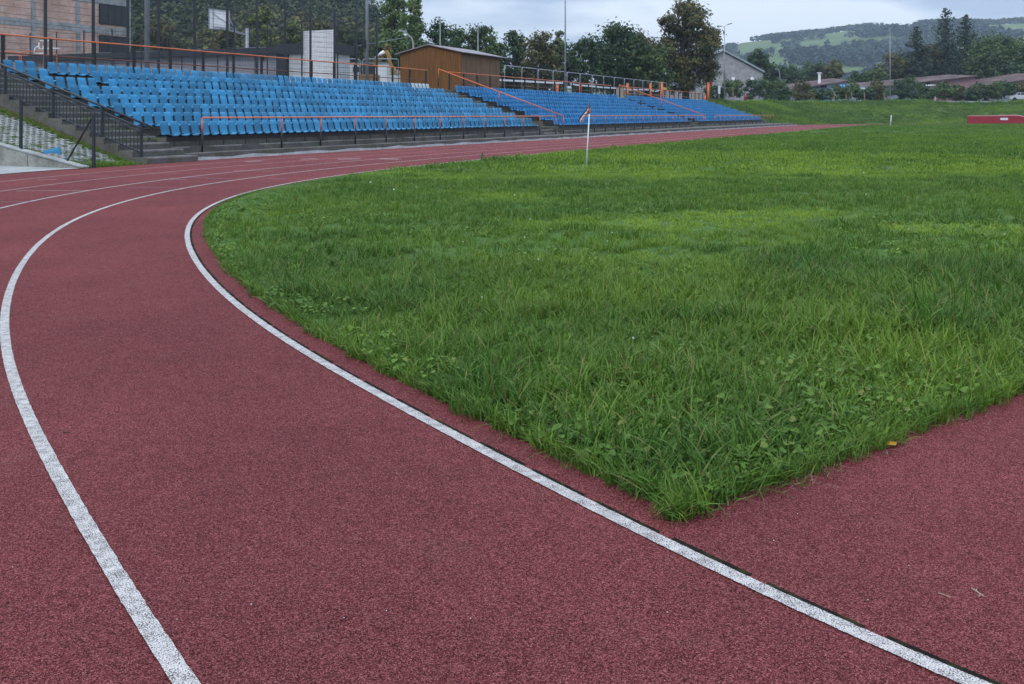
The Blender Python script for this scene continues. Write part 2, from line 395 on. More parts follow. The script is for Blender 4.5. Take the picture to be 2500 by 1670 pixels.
# ------------------------------------------------------------------ grass
def hid(me_name, V, Q, mat):
    me = bpy.data.meshes.new(me_name); me.from_pydata(V, [], Q); me.materials.append(mat); me.polygons.foreach_set('use_smooth', [True]*len(Q))
    return bpy.data.objects.new(me_name, me)
def blades(n, rad, h0, h1, w, bend):
    V = []; Q = []
    for _ in range(n):
        a = random.uniform(0, 6.283); r = rad*math.sqrt(random.random()); x, y = r*math.cos(a), r*math.sin(a)
        az = random.uniform(0, 6.283); h = random.uniform(h0, h1); bd = bend*random.uniform(.25, 1.5)*h
        ww = w*random.uniform(.6, 1.35); px, py = -math.sin(az)*ww/2, math.cos(az)*ww/2; b = len(V)
        for i, tt in enumerate((0, .35, .7, .93)):
            o_ = bd*tt**2; z = h*(tt-.28*(bd/h)*tt**3)
            k = (1, .95, .62, .12)[i]
            cx, cy = x+math.cos(az)*o_, y+math.sin(az)*o_
            V += [(cx-px*k, cy-py*k, z), (cx+px*k, cy+py*k, z)]
        Q += [(b+2*i, b+2*i+1, b+2*i+3, b+2*i+2) for i in range(3)]
    return V, Q
def rosette(n, h, size, stem=True, round_=True):
    V = []; Q = []
    for _ in range(n):
        az = random.uniform(0, 6.283); r = random.uniform(.01, .06); z = h*random.uniform(.4, 1.); s = size*random.uniform(.6, 1.3)
        tilt = random.uniform(-.5, .5); roll = random.uniform(-.5, .5)
        c, sn = math.cos(az), math.sin(az); b = len(V)
        prof = ((0, .1), (.28, .42), (.62, .46), (.9, .22), (1., 0.)) if round_ else ((0, .05), (.3, .24), (.62, .27), (.88, .12), (1., 0.))
        for tt, wd in prof:
            for sg in (-1, 0, 1):
                lx, ly = r+s*tt*math.cos(tilt), sg*wd*s; lz = z+s*tt*math.sin(tilt)-.25*s*tt*tt+abs(sg)*wd*s*.25+ly*roll
                V.append((c*lx-sn*ly, sn*lx+c*ly, lz))
        for i in range(4):
            for j in (0, 1): Q.append((b+3*i+j, b+3*i+j+1, b+3*i+j+4, b+3*i+j+3))
        b = len(V); V += [(c*.004, sn*.004, 0), (-c*.004, -sn*.004, 0), (c*r-sn*.002, sn*r+c*.002, z), (c*r+sn*.002, sn*r-c*.002, z)]; Q.append((b, b+1, b+3, b+2))
    return V, Q
M['grass'] = m_grass('grass_blades', (.033,.090,.011), (.065,.155,.019), (.116,.224,.042), (.215,.325,.030))
M['weed'] = m_grass('weed_leaves', (.055,.13,.020), (.10,.205,.032), (.15,.26,.05), (.17,.28,.04))
def lib(name, makers, mat):
    c = bpy.data.collections.new(name)
    for i, mk in enumerate(makers):
        V, Q = mk; c.objects.link(hid(f'{name}_{i:02d}', V, Q, mat))
    return c
near_lib = lib('tuft', [blades(15, .055, .05, .15, .0060, .8) for _ in range(9)]+[blades(11, .045, .10, .23, .0078, .95) for _ in range(4)]+[blades(20, .05, .03, .09, .0042, .9) for _ in range(3)], M['grass'])
mid_lib = lib('clump', [blades(26, .13, .05, .14, .0085, .6) for _ in range(6)]+[blades(22, .08, .09, .20, .009, .7) for _ in range(2)], M['grass'])
far_lib = lib('patch', [blades(46, .36, .05, .125, .022, .5) for _ in range(6)], M['grass'])
weed_lib = lib('weed', [rosette(10, .055, .024) for _ in range(4)]+[rosette(8, .065, .038, round_=False) for _ in range(3)]+[rosette(11, .085, .031) for _ in range(3)], M['weed'])

def signed(xy):                                    # offset to the outside of the inner line, and arclength
    o = np.empty(len(xy)); ll = np.empty(len(xy)); st = slice(None, None, 4)
    px, py, pt, pl = CXX[st], CYY[st], CT[st], CL[st]
    for i in range(0, len(xy), 4000):
        q = xy[i:i+4000]; d2 = (q[:, :1]-px)**2+(q[:, 1:]-py)**2; k = d2.argmin(1)
        o[i:i+4000] = (q[:, 0]-px[k])*-np.cos(pt[k])+(q[:, 1]-py[k])*np.sin(pt[k]); ll[i:i+4000] = pl[k]
    return o, ll
def fld(x, y, f, seed):                            # cheap smooth noise in -1..1
    r = np.random.default_rng(seed); s = 0
    for k in range(6):
        a = r.uniform(0, 6.283); ph = r.uniform(0, 6.283); q = f*r.uniform(.6, 1.8)
        s = s+np.sin((x*math.cos(a)+y*math.sin(a))*q+ph+1.3*np.sin((x*math.sin(a)-y*math.cos(a))*q*.7+ph*2))
    return s/3.2
def sample(y0, y1, dens, margin):
    w_ = .56*y1+6.5; area = (y1-y0)*2*w_; n = int(area*dens)
    y = rng.uniform(y0, y1, n); x = rng.uniform(-1, 1, n)*w_
    k = (x > -.56*y-1.5) & (x < .56*y+6); xy = np.stack([x[k], y[k]], 1)
    o, ll = signed(xy)
    jit = rng.normal(0, .025, len(xy))
    dz = (xy-TIP)@DN
    ok = (o < inner_off(ll)-margin+jit+.02*np.sin(xy[:, 1]*9)) & (dz > margin+jit) & (xy[:, 0] < 95)
    return xy[ok], o[ok], ll[ok], dz[ok]
# patches of another, shorter and yellower grass, and of bare or creeping growth: (photo u, v, half width, half depth)
PATCH = []
for u, v, hw, hd, yl in ((1680, 553, 1.3, .8, 1.), (1900, 530, 1.5, .7, .9), (2330, 563, 1.0, .55, 1.), (1480, 548, 1.2, .7, .55), (1620, 632, .55, .35, .6), (1790, 590, 1.0, .6, .5), (1250, 486, 1.0, 1.0, .45), (1480, 425, 6, 2.5, .6), (2100, 415, 9, 3, .7), (1700, 385, 9, 4, .5)):
    x, y = G(u, v); PATCH.append((x, y, hw, hd, yl))
def tone_of(x, y):
    t_ = .16+.16*fld(x, y, .9, 3)+.10*fld(x, y, 3.1, 5)+np.where(y > 22, .14*fld(x*.35, y, .5, 9), 0)
    pm = np.zeros_like(x)
    for px, py, a, b, yl in PATCH:
        d = ((x-px)/a)**2+((y-py)/b)**2+.35*fld(x, y, 3.2, 11); w = np.clip(1.3-d, 0, 1)*yl; pm = np.maximum(pm, w)
    return np.clip(t_+.8*pm, 0, .95), pm
def scatter(name, label_kind, pts, rot, scl, idx, tone, coll):
    me = bpy.data.meshes.new(name); me.vertices.add(len(pts)); me.vertices.foreach_set('co', np.asarray(pts, np.float32).ravel())
    for nm, ty, dat in (('rot', 'FLOAT_VECTOR', rot), ('scl', 'FLOAT_VECTOR', scl), ('idx', 'INT', idx), ('tone', 'FLOAT', tone)):
        a = me.attributes.new(nm, ty, 'POINT')
        a.data.foreach_set('vector' if ty == 'FLOAT_VECTOR' else 'value', np.asarray(dat, np.int32 if ty == 'INT' else np.float32).ravel())
    me.update()
    o = bpy.data.objects.new(name, me); COL.objects.link(o); o['kind'] = 'stuff'
    ng = bpy.data.node_groups.new(name+'_scatter', 'GeometryNodeTree')
    ng.interface.new_socket('Geometry', in_out='INPUT', socket_type='NodeSocketGeometry'); ng.interface.new_socket('Geometry', in_out='OUTPUT', socket_type='NodeSocketGeometry')
    nd = ng.nodes; gi = nd.new('NodeGroupInput'); go = nd.new('NodeGroupOutput')
    ip = nd.new('GeometryNodeInstanceOnPoints'); ci = nd.new('GeometryNodeCollectionInfo')
    ci.inputs['Collection'].default_value = coll; ci.inputs['Separate Children'].default_value = True; ci.inputs['Reset Children'].default_value = True
    def na(nm, ty):
        x = nd.new('GeometryNodeInputNamedAttribute'); x.data_type = ty; x.inputs['Name'].default_value = nm; return x.outputs['Attribute']
    er = nd.new('FunctionNodeEulerToRotation')
    L = ng.links.new
    L(gi.outputs[0], ip.inputs['Points']); L(ci.outputs[0], ip.inputs['Instance']); ip.inputs['Pick Instance'].default_value = True
    L(na('idx', 'INT'), ip.inputs['Instance Index']); L(na('rot', 'FLOAT_VECTOR'), er.inputs[0]); L(er.outputs[0], ip.inputs['Rotation']); L(na('scl', 'FLOAT_VECTOR'), ip.inputs['Scale'])
    L(ip.outputs[0], go.inputs[0])
    md = o.modifiers.new('scatter', 'NODES'); md.node_group = ng
    return o
def grass_zone(name, y0, y1, dens, coll, nvar, nlong, margin, hs=1.):
    xy, o, ll, dz = sample(y0, y1, dens, margin); n = len(xy); x, y = xy[:, 0], xy[:, 1]
    tone, pm = tone_of(x, y)
    s = hs*(1+.15*fld(x, y, 2.1, 21)+.12*fld(x, y, 6, 22))*(1-.42*pm)*rng.uniform(.75, 1.2, n)
    ed_ = np.minimum(-o-.2, dz); s *= np.where(ll > 11, np.clip(.32+ed_*.7, .32, 1), np.clip(.62+ed_*1.6, .62, 1))
    s *= np.interp(y, [3, 5, 8.6], [1, .84, .62]) if y1 < 9 else 1.; s *= 1+.30*np.clip((x-.8)/3, 0, 1)*(y < 9)                    # the longer growth towards the near corner
    s = np.clip(s, .25, 1.7)
    # dark taller tussocks
    ts = np.clip(fld(x, y, 2.6, 31)-.62, 0, 1)*2*(y < 30); s *= 1+.4*ts*(pm < .4); tone = np.clip(tone-.4*ts, 0, 1)
    idx = rng.integers(0, nvar, n); longm = (rng.random(n) < .22) & (pm < .2) & (ed_ > .1); idx = np.where(longm, rng.integers(nvar, nvar+nlong, n) if nlong else idx, idx)
    rot = np.stack([rng.normal(0, .16, n), rng.normal(0, .16, n), rng.uniform(0, 6.283, n)], 1)
    scl = np.stack([s**.5*(1+.3*pm), s**.5*(1+.3*pm), s], 1)
    scatter(name, 'grass', np.stack([x, y, np.full(n, .006)], 1), rot, scl, idx, tone, coll)
    return n
print('grass', grass_zone('near_grass', 2.7, 8.6, 330, near_lib, 9, 4, -.012, 1.0), grass_zone('middle_grass', 8.5, 22, 62, mid_lib, 6, 2, .05, .60), grass_zone('far_grass', 21.5, 60, 9, far_lib, 6, 0, .12, .9), grass_zone('distant_grass', 59, 141, 1.7, far_lib, 6, 0, .3, 1.))
ep = []; er = []
for tt in np.arange(-.02, 6, .012):                # blades leaning out over the red surface
    p = TIP+DZ*tt+DN*rng.normal(.02, .03); ep.append(p); a_o = math.atan2(-DN[1], -DN[0]); er.append(a_o)
for q in np.arange(l_tip, 16, .014):
    p = off([q], inner_off(q)-abs(rng.normal(.0, .03)))[0]; th = np.interp(q, CL, CT); ep.append(p); er.append(math.atan2(math.sin(th), -math.cos(th)))
for _ in range(22): p = TIP+DZ*rng.uniform(0, .12)+DN*rng.uniform(-.005, .06)+np.array([-.0, 0]); ep.append(p); er.append(rng.uniform(3.2, 5.6))
ep = np.array(ep); er = np.array(er); n = len(ep); tl = rng.uniform(.05, .62, n)
s_ = rng.uniform(.35, .8, n)*np.interp(ep[:, 1], [6, 10], [1, .5])
scatter('edge_grass', 'grass', np.column_stack([ep, np.full(n, .007)]), np.stack([-np.sin(er)*tl, np.cos(er)*tl, rng.uniform(-.6, .6, n)], 1), np.stack([s_, s_, s_], 1), rng.integers(0, 16, n), np.clip(rng.normal(.15, .12, n), 0, .6), near_lib)
xy, o, ll, dz = sample(2.7, 14, 260, -.01)
e_ = np.minimum(-o-.2, dz); x, y = xy[:, 0], xy[:, 1]
w = np.exp(-np.clip(e_, 0, 9)/.16)*.6+np.exp(-((x-.95)**2+(y-3.7)**2)/.8)*.9+.16*(fld(x, y, 1.4, 41) > .35)
w *= np.where(y > 7, .45, 1)*(e_ > .03)
k = rng.random(len(x)) < w; xy = xy[k]; n = len(xy)
scatter('broadleaf_weeds', 'weeds', np.column_stack([xy, np.full(n, .006)]), np.stack([rng.normal(0, .12, n), rng.normal(0, .12, n), rng.uniform(0, 6.283, n)], 1),
        np.repeat(rng.uniform(.55, 1.05, n)[:, None], 3, 1), rng.integers(0, 10, n), np.clip(rng.normal(.25, .2, n), 0, .8), weed_lib)
print('weeds', n)

# ------------------------------------------------------------------ grandstand (coordinates: s along, m back, z up)
ZR = .27; MR = .88
def step_z(k): return .62+ZR*k
S0, S1 = -4.9, 91.5
BLOCKS = [(-4.84, 22.8), (25.2, 56.2), (58.4, 90.6)]
gs = thing('grandstand', 'long weathered concrete terrace carrying rows of blue seats beside the track', 'grandstand', (0, 0, 0), 'S')
prof = [(.3, -.05), (.3, step_z(0))]
for k in range(8):
    m0 = .3+MR*k
    if k: prof.append((m0, step_z(k)))
    prof.append((m0+MR, step_z(k)))
prof += [(.3+MR*8, 2.72), (8.6, 2.72), (8.6, -.05)]
st = MB()
def along(mb, prof, a, b, mi=0): mb.prism([(m, z) for m, z in prof], a, b, mi)
for a, b in BLOCKS:
    k = len(prof)
    V = [(a, m, z) for m, z in prof]+[(b, m, z) for m, z in prof]
    st.add(V, [tuple(range(k)), tuple(range(2*k-1, k-1, -1))]+[(i, i+k, (i+1) % k+k, (i+1) % k) for i in range(k)])
st.build('terrace_steps', M['terrace'], gs)
def stairs(a, b, mi=0, start=-.02, z0=.2):
    mb = MB(); n = 16; rise = (2.72-z0)/n; run = (7.34-start)/n
    pr = [(start, -.05)]
    for i in range(n): pr += [(start+run*i, z0+rise*(i+1)), (start+run*(i+1), z0+rise*(i+1))]
    pr += [(8.6, 2.72), (8.6, -.05)]
    k = len(pr); V = [(a, m, z) for m, z in pr]+[(b, m, z) for m, z in pr]
    mb.add(V, [tuple(range(k)), tuple(range(2*k-1, k-1, -1))]+[(i, i+k, (i+1) % k+k, (i+1) % k) for i in range(k)])
    for i in range(n):                             # worn pale nosings
        y0 = start+run*i; z = z0+rise*(i+1); mb.box(a+.02, b-.02, y0-.006, y0+.07, z-.035, z+.006, 1)
    return mb
stairs(-6.72, -4.845, start=-.85, z0=0.).build('stair', [M['concrete'], M['nosing']], gs)
for a, b in ((22.805, 25.195), (56.205, 58.395)): stairs(a, b, start=.1, z0=.12).build('stair', [M['concrete'], M['nosing']], gs)
stairs(90.605, 95.5, start=.1, z0=.12).build('stair', [M['concrete'], M['nosing']], gs)
# kerb towards the track: front follows the outer edge of the running track
le = np.arange(21., 124., 1.)
pe = off(le, outer_off(le)); q = pe-A; ke = [(float(a@D), float(a@N)-.0) for a in q]
ke = [(s, min(m, -.12)) for s, m in ke if -4.9 < s < 98]
ke = [(-4.845, ke[0][1])]+ke
cb = MB()
cb.add([(-4.845, ke[0][1]+.01, -.05), (-4.845, ke[0][1]+.03, .2), (-4.845, .06, .2), (-4.845, .06, -.05)], [(0, 1, 2, 3)])
for (sa, ma), (sb, mb_) in zip(ke[:-1], ke[1:]):
    zt = .2+.012*math.sin(sa*3.1)+(.03 if sa > 40 else 0); zb = .2+.012*math.sin(sb*3.1)+(.03 if sb > 40 else 0)
    cb.add([(sa, ma+.01, -.05), (sb, mb_+.01, -.05), (sb, mb_+.03, zb), (sa, ma+.03, zt), (sa, .06, zt), (sb, .06, zb)], [(0, 1, 2, 3), (3, 2, 5, 4)])
    cb.add([(sa, ma-.02, .003), (sb, mb_-.02, .003), (sb, mb_+.006, .085+.03*math.sin(sb*2.3)), (sa, ma+.006, .085+.03*math.sin(sa*2.3))], [(0, 1, 2, 3)], 1)
kerb = cb.build('kerb', [M['concrete'], M['lime']], gs)
lg = MB()
for a, b in ((-4.84, 22.4), (25.6, 55.8), (58.8, 90.2)):
    lg.box(a, b, .055, .31, -.05, .37)
    q = a
    while q < b-1: e_ = min(b, q+rng.uniform(.6, 2.6)); lg.box(q, e_-.03, .049, .13, .34, .376, 1); q = e_+rng.choice([0, 0, .8])
lg.build('ledge', [M['concrete'], M['nosing']], gs)
jn = MB()
for a, b in ((-4.84, 22.4), (25.6, 55.8), (58.8, 90.2)):
    jn.box(a, b, .285, .299, .53, .672)
    for q in np.arange(a+.3, b, 1.03): jn.box(q, q+.03, .292, .2995, .372, .53)
jn.build('wall_capping', M['black'], gs)
for bi, (a, b) in enumerate(BLOCKS):
    for k in range(8):
        m = MB(); z = step_z(k)+.055; m0 = .3+MR*k
        m.box(a+.05, b-.05, m0+.04, m0+.09, z, z+.05); m.box(a+.05, b-.05, m0+.30, m0+.35, z, z+.05)
        m.build('seat_rail', M['black'], gs)
# seat shell: pan curving up into the back
def seat_mesh(name, mat):
    prof = [(-.13, .685), (-.135, .70), (-.06, .722), (.06, .712), (.15, .702), (.215, .715), (.25, .76), (.275, .86), (.30, .98), (.325, 1.085), (.345, 1.10)]
    wid = [.155, .170, .176, .178, .176, .170, .164, .161, .158, .154, .146]
    V = []; Q = []; xs = (-1, -.72, 0, .72, 1); lift = (.028, .006, 0, .006, .028)
    for i, ((m, z), w) in enumerate(zip(prof, wid)):
        up = i < 5
        for x, lf in zip(xs, lift):
            V.append((x*w, m-(0 if up else lf*.8), z+(lf if up else 0)-step_z(0)-(.012*abs(x)**4 if i > 8 else 0)))
    n = len(V); t = .012
    for (m, z), w, i in zip(prof, wid, range(len(prof))):
        up = i < 5
        for x, lf in zip(xs, lift):
            V.append((x*w, m-(0 if up else lf*.8)+(0 if up else t), z+(lf if up else 0)-step_z(0)-(t if up else t*.3)-(.012*abs(x)**4 if i > 8 else 0)))
    for i in range(len(prof)-1):
        for j in range(4):
            a = i*5+j; Q.append((a, a+1, a+6, a+5)); Q.append((n+a+5, n+a+6, n+a+1, n+a))
    e = [j for j in range(5)]+[i*5+4 for i in range(1, len(prof))]+[(len(prof)-1)*5+j for j in (3, 2, 1, 0)]+[i*5 for i in range(len(prof)-2, 0, -1)]
    for a, b in zip(e, e[1:]+e[:1]): Q.append((b, a, a+n, b+n))
    me = bpy.data.meshes.new(name); me.from_pydata(V, [], Q); me.materials.append(mat); me.polygons.foreach_set('use_smooth', [True]*len(Q)); me.update()
    return me, np.array(V), Q
seat_me, SV, SQ = seat_mesh('stadium_seat', M['seat']); seatw_me, _, _ = seat_mesh('white_stadium_seat', M['seat_white'])
bm_ = MB()
for x in (-.11, .11): bm_.bar((x, .05, .10), (x, .20, .085), .03, .05); bm_.bar((x, .06, .105), (x, .06, .06), .03, .03)
bm_.box(-.13, .13, .055, .085, .05, .09)
brk = bpy.data.meshes.new('seat_bracket'); brk.from_pydata(bm_.v, [], bm_.f); brk.materials.append(M['black'])
PITCH = .41
rows = ['front row', 'second row', 'third row', 'fourth row', 'fifth row', 'sixth row', 'seventh row', 'back row']
ONES = 'first second third fourth fifth sixth seventh eighth ninth tenth eleventh twelfth thirteenth fourteenth fifteenth sixteenth seventeenth eighteenth nineteenth twentieth'.split()
def ordn(i):
    if i < 20: return ONES[i]
    t_, u = divmod(i+1, 10); tens = {2: 'twent', 3: 'thirt', 4: 'fort', 5: 'fift', 6: 'sixt', 7: 'sevent'}[t_]
    return tens+('ieth' if u == 0 else 'y-'+ONES[u-1])
seats = []
for bi, (a, b) in enumerate(BLOCKS):
    for k in range(8):
        st_ = .0 if k % 2 == 0 else -.14
        n = int((b-a-.2)/PITCH); cnt = 0
        for i in range(n):
            s = a+.22+st_*(bi == 0)+PITCH*i
            if bi == 0 and ((k == 7 and i == 3) or (k == 6 and i in (2, 3, 4, 5)) or (k == 5 and i == 5)): continue
            if bi == 1 and (k, i) in ((6, 35), (6, 36), (5, 58), (3, 60), (4, 70), (3, 71)): continue
            if bi == 2 and (k, i) in ((6, 3), (2, 70), (6, 74)): continue
            m0 = .3+MR*k
            x, y = SM(s, m0)
            white = bi == 0 and k == 7 and 61 <= i <= 65
            seats.append((y if bi == 0 else y+40, bi, k, i, cnt, s, m0, white)); cnt += 1
seats.sort()
for q_, (yy, bi, k, i, cnt, s, m0, white) in enumerate(seats[:300]):
    x, y = SM(s, m0)
    o = bpy.data.objects.new('stadium_seat', seat_me); COL.objects.link(o)
    o.location = (x, y, step_z(k)); o.rotation_euler = (0, 0, SANG+rng.normal(0, .012))
    o['label'] = f'blue plastic stadium seat, {ordn(cnt)} from the stair railing in the {rows[k]}'
    o['category'] = 'seat'; o['group'] = 'blue stadium seats in rows on the terrace'
    b_ = bpy.data.objects.new('bracket', brk); COL.objects.link(b_); b_.parent = o
ca, sa = math.cos(SANG), math.sin(SANG)
VV = []; QQ = []; MI = []; base = 0; SQn = np.array(SQ)
for yy, bi, k, i, cnt, s, m0, white in seats[300:]:
    x, y = SM(s, m0); j = rng.normal(0, .008)
    v = SV.copy(); v[:, 1] += j
    VV.append(np.stack([x+ca*v[:, 0]-sa*v[:, 1], y+sa*v[:, 0]+ca*v[:, 1], v[:, 2]+step_z(k)+rng.normal(0, .004)], 1)); QQ.append(SQn+base); base += len(v)
    MI += [2 if white else (0 if bi == 0 else 1)]*len(SQ)
far = np_mesh('stadium_seats', np.concatenate(VV), np.concatenate(QQ), [M['seat'], M['seat_deep'], M['seat_white']], 'stuff', smooth=True)
far.data.polygons.foreach_set('material_index', np.array(MI, np.int32))
far['label'] = 'remaining rows of blue plastic seats further along the terrace'

# front railings: orange over black posts
def front_rail(label, ss, z1=1.2, first_low=False):
    t = thing('front_railing', label, 'railing', (ss[0], 0, .2), 'S', 'orange railings along the front of the terrace')
    m = MB(); pts = [(s, 0, z1+.006*math.sin(s*1.7)) for s in ss]; m.tube(pts, .026, 8); m.build('top_rail', M['orange_pale'], t, True)
    for i, s in enumerate(ss):
        m = MB(); lo = .2
        m.tube([(s, 0, z1-.02), (s, 0, z1-.48)], .024, 8, 0); m.tube([(s, 0, z1-.481), (s, 0, lo)], .025, 8, 1)
        m.build('post', [M['orange'], M['black']], t, True)
u1 = [494, 688, 783, 868, 943, 1012, 1075, 1132, 1184, 1232, 1277, 1318, 1357]
front_rail('orange front railing with black post feet along the near block of seats', [s_at(u, 0) for u in u1])
a, b = s_at(1423.5, 0), s_at(1717, 0); front_rail('orange front railing running along the middle block of seats', list(np.linspace(a, b, 16)))
a, b = s_at(1745.5, 0), s_at(1889, 0); front_rail('orange front railing at the far end block, ending beside the grass bank', list(np.linspace(a, b, 15)))
def aisle_rail(label, s, top_m, top_z, bot_m=-.1):
    t = thing('aisle_handrail', label, 'handrail', (s, bot_m, .2), 'S', 'sloping orange handrails in the terrace aisles')
    m = MB(); p0 = Vector((s, bot_m, 1.2)); p1 = Vector((s, top_m, top_z)); m.tube([p0, p1], .03, 8); m.build('top_rail', M['orange'], t, True)
    for f_, low in ((0., .2), (.5, None), (1., None)):
        p = p0.lerp(p1, f_); lo = low if low is not None else max(.2, p.z-1.05); m = MB()
        m.tube([(p.x, p.y, p.z-.01), (p.x, p.y, p.z-.5)], .026, 8, 0); m.tube([(p.x, p.y, p.z-.501), (p.x, p.y, lo)], .027, 8, 1); m.build('post', [M['orange'], M['black']], t, True)
aisle_rail('sloping orange handrail in the aisle beside the brown shed', 25.1, 7.8, 3.98)
aisle_rail('sloping orange handrail in the far aisle behind the corner flag', 59.6, 7.8, 4.0)
def back_rail(label, s0, s1, mat2, step=1.81):
    t = thing('back_railing', label, 'railing', (s0, 7.7, 2.72), 'S', 'orange topped railings behind the back row')
    n = int((s1-s0)/step)
    m = MB(); m.tube([(s, 7.7, 3.84+.008*math.sin(s)) for s in np.linspace(s0-.15, s1+.15, 14)], .028, 8); m.build('top_rail', M['orange'], t, True)
    m = MB(); m.tube([(s0, 7.7, 3.26), (s1, 7.7, 3.26)], .022, 8); m.build('lower_rail', mat2, t, True)
    for i in range(n+1):
        s = s0+(s1-s0)*i/n; m = MB(); m.box(s-.04, s+.04, 7.67, 7.75, 2.7, 3.82); m.build('post', M['black'], t)
back_rail('black posted back railing with orange rail behind the near seat block', -6.03, 23.4, M['rust_rail'])
back_rail('black posted back railing with orange rail behind the middle seat block', 26.3, 56.8, M['rust_rail'])
back_rail('black posted back railing with orange rail behind the far seat block', 59.5, 92., M['orange_pale'])

# ------------------------------------------------------------------ stair railing, paver slope, wing wall at the near end
t = thing('stair_railing', 'dark steel baluster railing climbing beside the stair at the near end of the seats', 'railing', (-6.65, -.57, .1), 'S')
def rz(m): return .13+.308*(m+.57)
m = MB(); m.tube([(-6.65, -.95, rz(-.95)+.95), (-6.65, 7.6, rz(7.6)+.98)], .032, 8); m.build('handrail', M['anthracite'], t, True)
m = MB(); m.bar((-6.65, -.57, rz(-.57)+.80), (-6.65, 7.6, rz(7.6)+.82), .03, .05); m.bar((-6.65, -.57, rz(-.57)+.70), (-6.65, 7.6, rz(7.6)+.72), .025, .03); m.build('upper_rail', M['anthracite'], t)
m = MB(); m.bar((-6.65, -.57, rz(-.57)+.16), (-6.65, 7.6, rz(7.6)+.16), .03, .05); m.build('lower_rail', M['anthracite'], t)
m = MB(); m.tube([(-6.65, -.57, rz(-.57)+.66), (-6.65, -.8, rz(-.57)+.60), (-6.65, -.86, rz(-.57)+.52), (-6.65, -.78, rz(-.57)+.47)], .015, 6); m.build('end_curl', M['anthracite'], t, True)
for i, mm in enumerate((-.57, .81, 2.62, 4.5, 6.3)):
    m = MB(); m.box(-6.68, -6.62, mm-.03, mm+.03, rz(mm)-.12, rz(mm)+.93); m.build('post', M['anthracite'], t)
mm = -.44
while mm < 7.5:
    m = MB(); m.box(-6.658, -6.642, mm-.008, mm+.008, rz(mm)+.14, rz(mm)+.74); m.build('baluster', M['anthracite'], t); mm += .128
# slope: brown dry strip and concrete grid pavers with grass in the cells
def slope_z(s, m):                                 # twist from the wing wall (s=-8.75) to the stair side (s=-6.75)
    f_ = (s+8.75)/2.; zw = np.clip(.176*(m+.87), 0, 9); zt = np.clip(.305*(m+.55), 0, 2.7)
    return zw*(1-f_)+zt*f_
sl = MB(); NS = 8; ms = np.linspace(-.95, 9.2, 30)
for i in range(NS):
    for j in range(29):
        s_a, s_b = -8.72+1.98*i/NS, -8.72+1.98*(i+1)/NS
        sl.add([(s_a, ms[j], slope_z(s_a, ms[j])-.02), (s_b, ms[j], slope_z(s_b, ms[j])-.02), (s_b, ms[j+1], slope_z(s_b, ms[j+1])-.02), (s_a, ms[j+1], slope_z(s_a, ms[j+1])-.02)], [(0, 1, 2, 3)])
so = sl.build('slope', M['brown_thatch'], kind='structure'); so.location = (*A, 0); so.rotation_euler = (0, 0, SANG)
pv = MB(); c1 = .20; c2 = .115
m0 = -.75; j = 0
while m0 < 5.5:
    for i in range(10):
        s0 = -8.66+c1*i+(c1/2 if j % 2 else 0)
        if s0+c1 > -6.98+.02*math.sin(j): continue
        if rng.random() < .05: continue
        sink = .02*max(0, math.sin(s0*7+m0*2.2))+(.035 if m0 < -.2+.3*rng.random() else 0)+(.03 if s0 < -8.5 and rng.random() < .6 else 0)
        def pz(s, m): return float(slope_z(s, m))+.035-sink
        w = .056 if i % 2 else .048
        a0, a1, b0, b1 = s0, s0+c1-.004, m0, m0+c2-.004
        for (p0, p1, q0, q1) in ((a0, a0+w*1.2, b0, b1), (a0+w*1.2, a1, b0, b0+.028)):
            V = [(p0, q0, pz(p0, q0)), (p1, q0, pz(p1, q0)), (p1, q1, pz(p1, q1)), (p0, q1, pz(p0, q1))]
            V = [(x, y, z-.07) for x, y, z in V]+V
            pv.add(V, MB.BF[1:])
    m0 += c2; j += 1
tag(pv.build('paver_slope', M['paver']), 'sloping bed of pale concrete grid pavers with grass in the cells', 'paving'); o = bpy.data.objects['paver_slope']; o.location = (*A, 0); o.rotation_euler = (0, 0, SANG)
w = thing('wing_wall', 'smooth pale concrete wing wall tapering down to the track edge', 'wall', (-8.8, -.85, 0), 'S')
wp = [(-.92, -.05), (-.92, .02), (5.2, 1.1), (5.2, -.05)]
m = MB(); k = 4; V = [(-8.9, a, b) for a, b in wp]+[(-8.72, a, b) for a, b in wp]
m.add(V, [tuple(range(k)), tuple(range(2*k-1, k-1, -1))]+[(i, i+k, (i+1) % k+k, (i+1) % k) for i in range(k)]); m.build('wall_body', M['wall_concrete'], w)
m = MB()
m.add([(-8.93, -.95, .022), (-8.69, -.95, .022), (-8.69, 5.2, 1.104), (-8.93, 5.2, 1.104), (-8.93, -.95, .05), (-8.69, -.95, .05), (-8.69, 5.2, 1.135), (-8.93, 5.2, 1.135)], MB.BF); m.build('coping', M['pale_concrete'], w)
for mm in (.9, 2.05, 3.2):
    m = MB(); m.box(-8.903, -8.898, mm-.006, mm+.006, 0, .176*(mm+.87)-.01); m.build('joint', M['slot'], w)
pth = MB()
pts = [(-8.9, -.9), (-8.9, 6.5)]; e0 = off(np.arange(10.5, 20.6, .4), outer_off(np.arange(10.5, 20.6, .4)))
inn = [SM(-8.9, -.95), SM(-8.9, 7.)]
V = [(x, y, .012) for x, y in e0[::-1] if (np.array([x, y])-A)@D < -8.9]
V = V+[(-19, V[-1][1]-2, .012), (-19, 30., .012)]+[(*inn[1], .012), (*inn[0], .012)]
pth.add(V, [tuple(range(len(V)))]); pth.build('path', M['pale_concrete'], kind='structure')
fp = 'dark grey wire fence posts on the paver slope'
t = thing('fence_post', 'dark steel fence post with a slanting brace at the foot of the paver slope', 'post', (-8.72, -.75, 0), 'S', fp)
p = G(212, 410); zt = 1.3
m = MB(); m.box(-8.61, -8.55, -1.0, -.94, 0, 1.29); m.build('shaft', M['anthracite'], t)
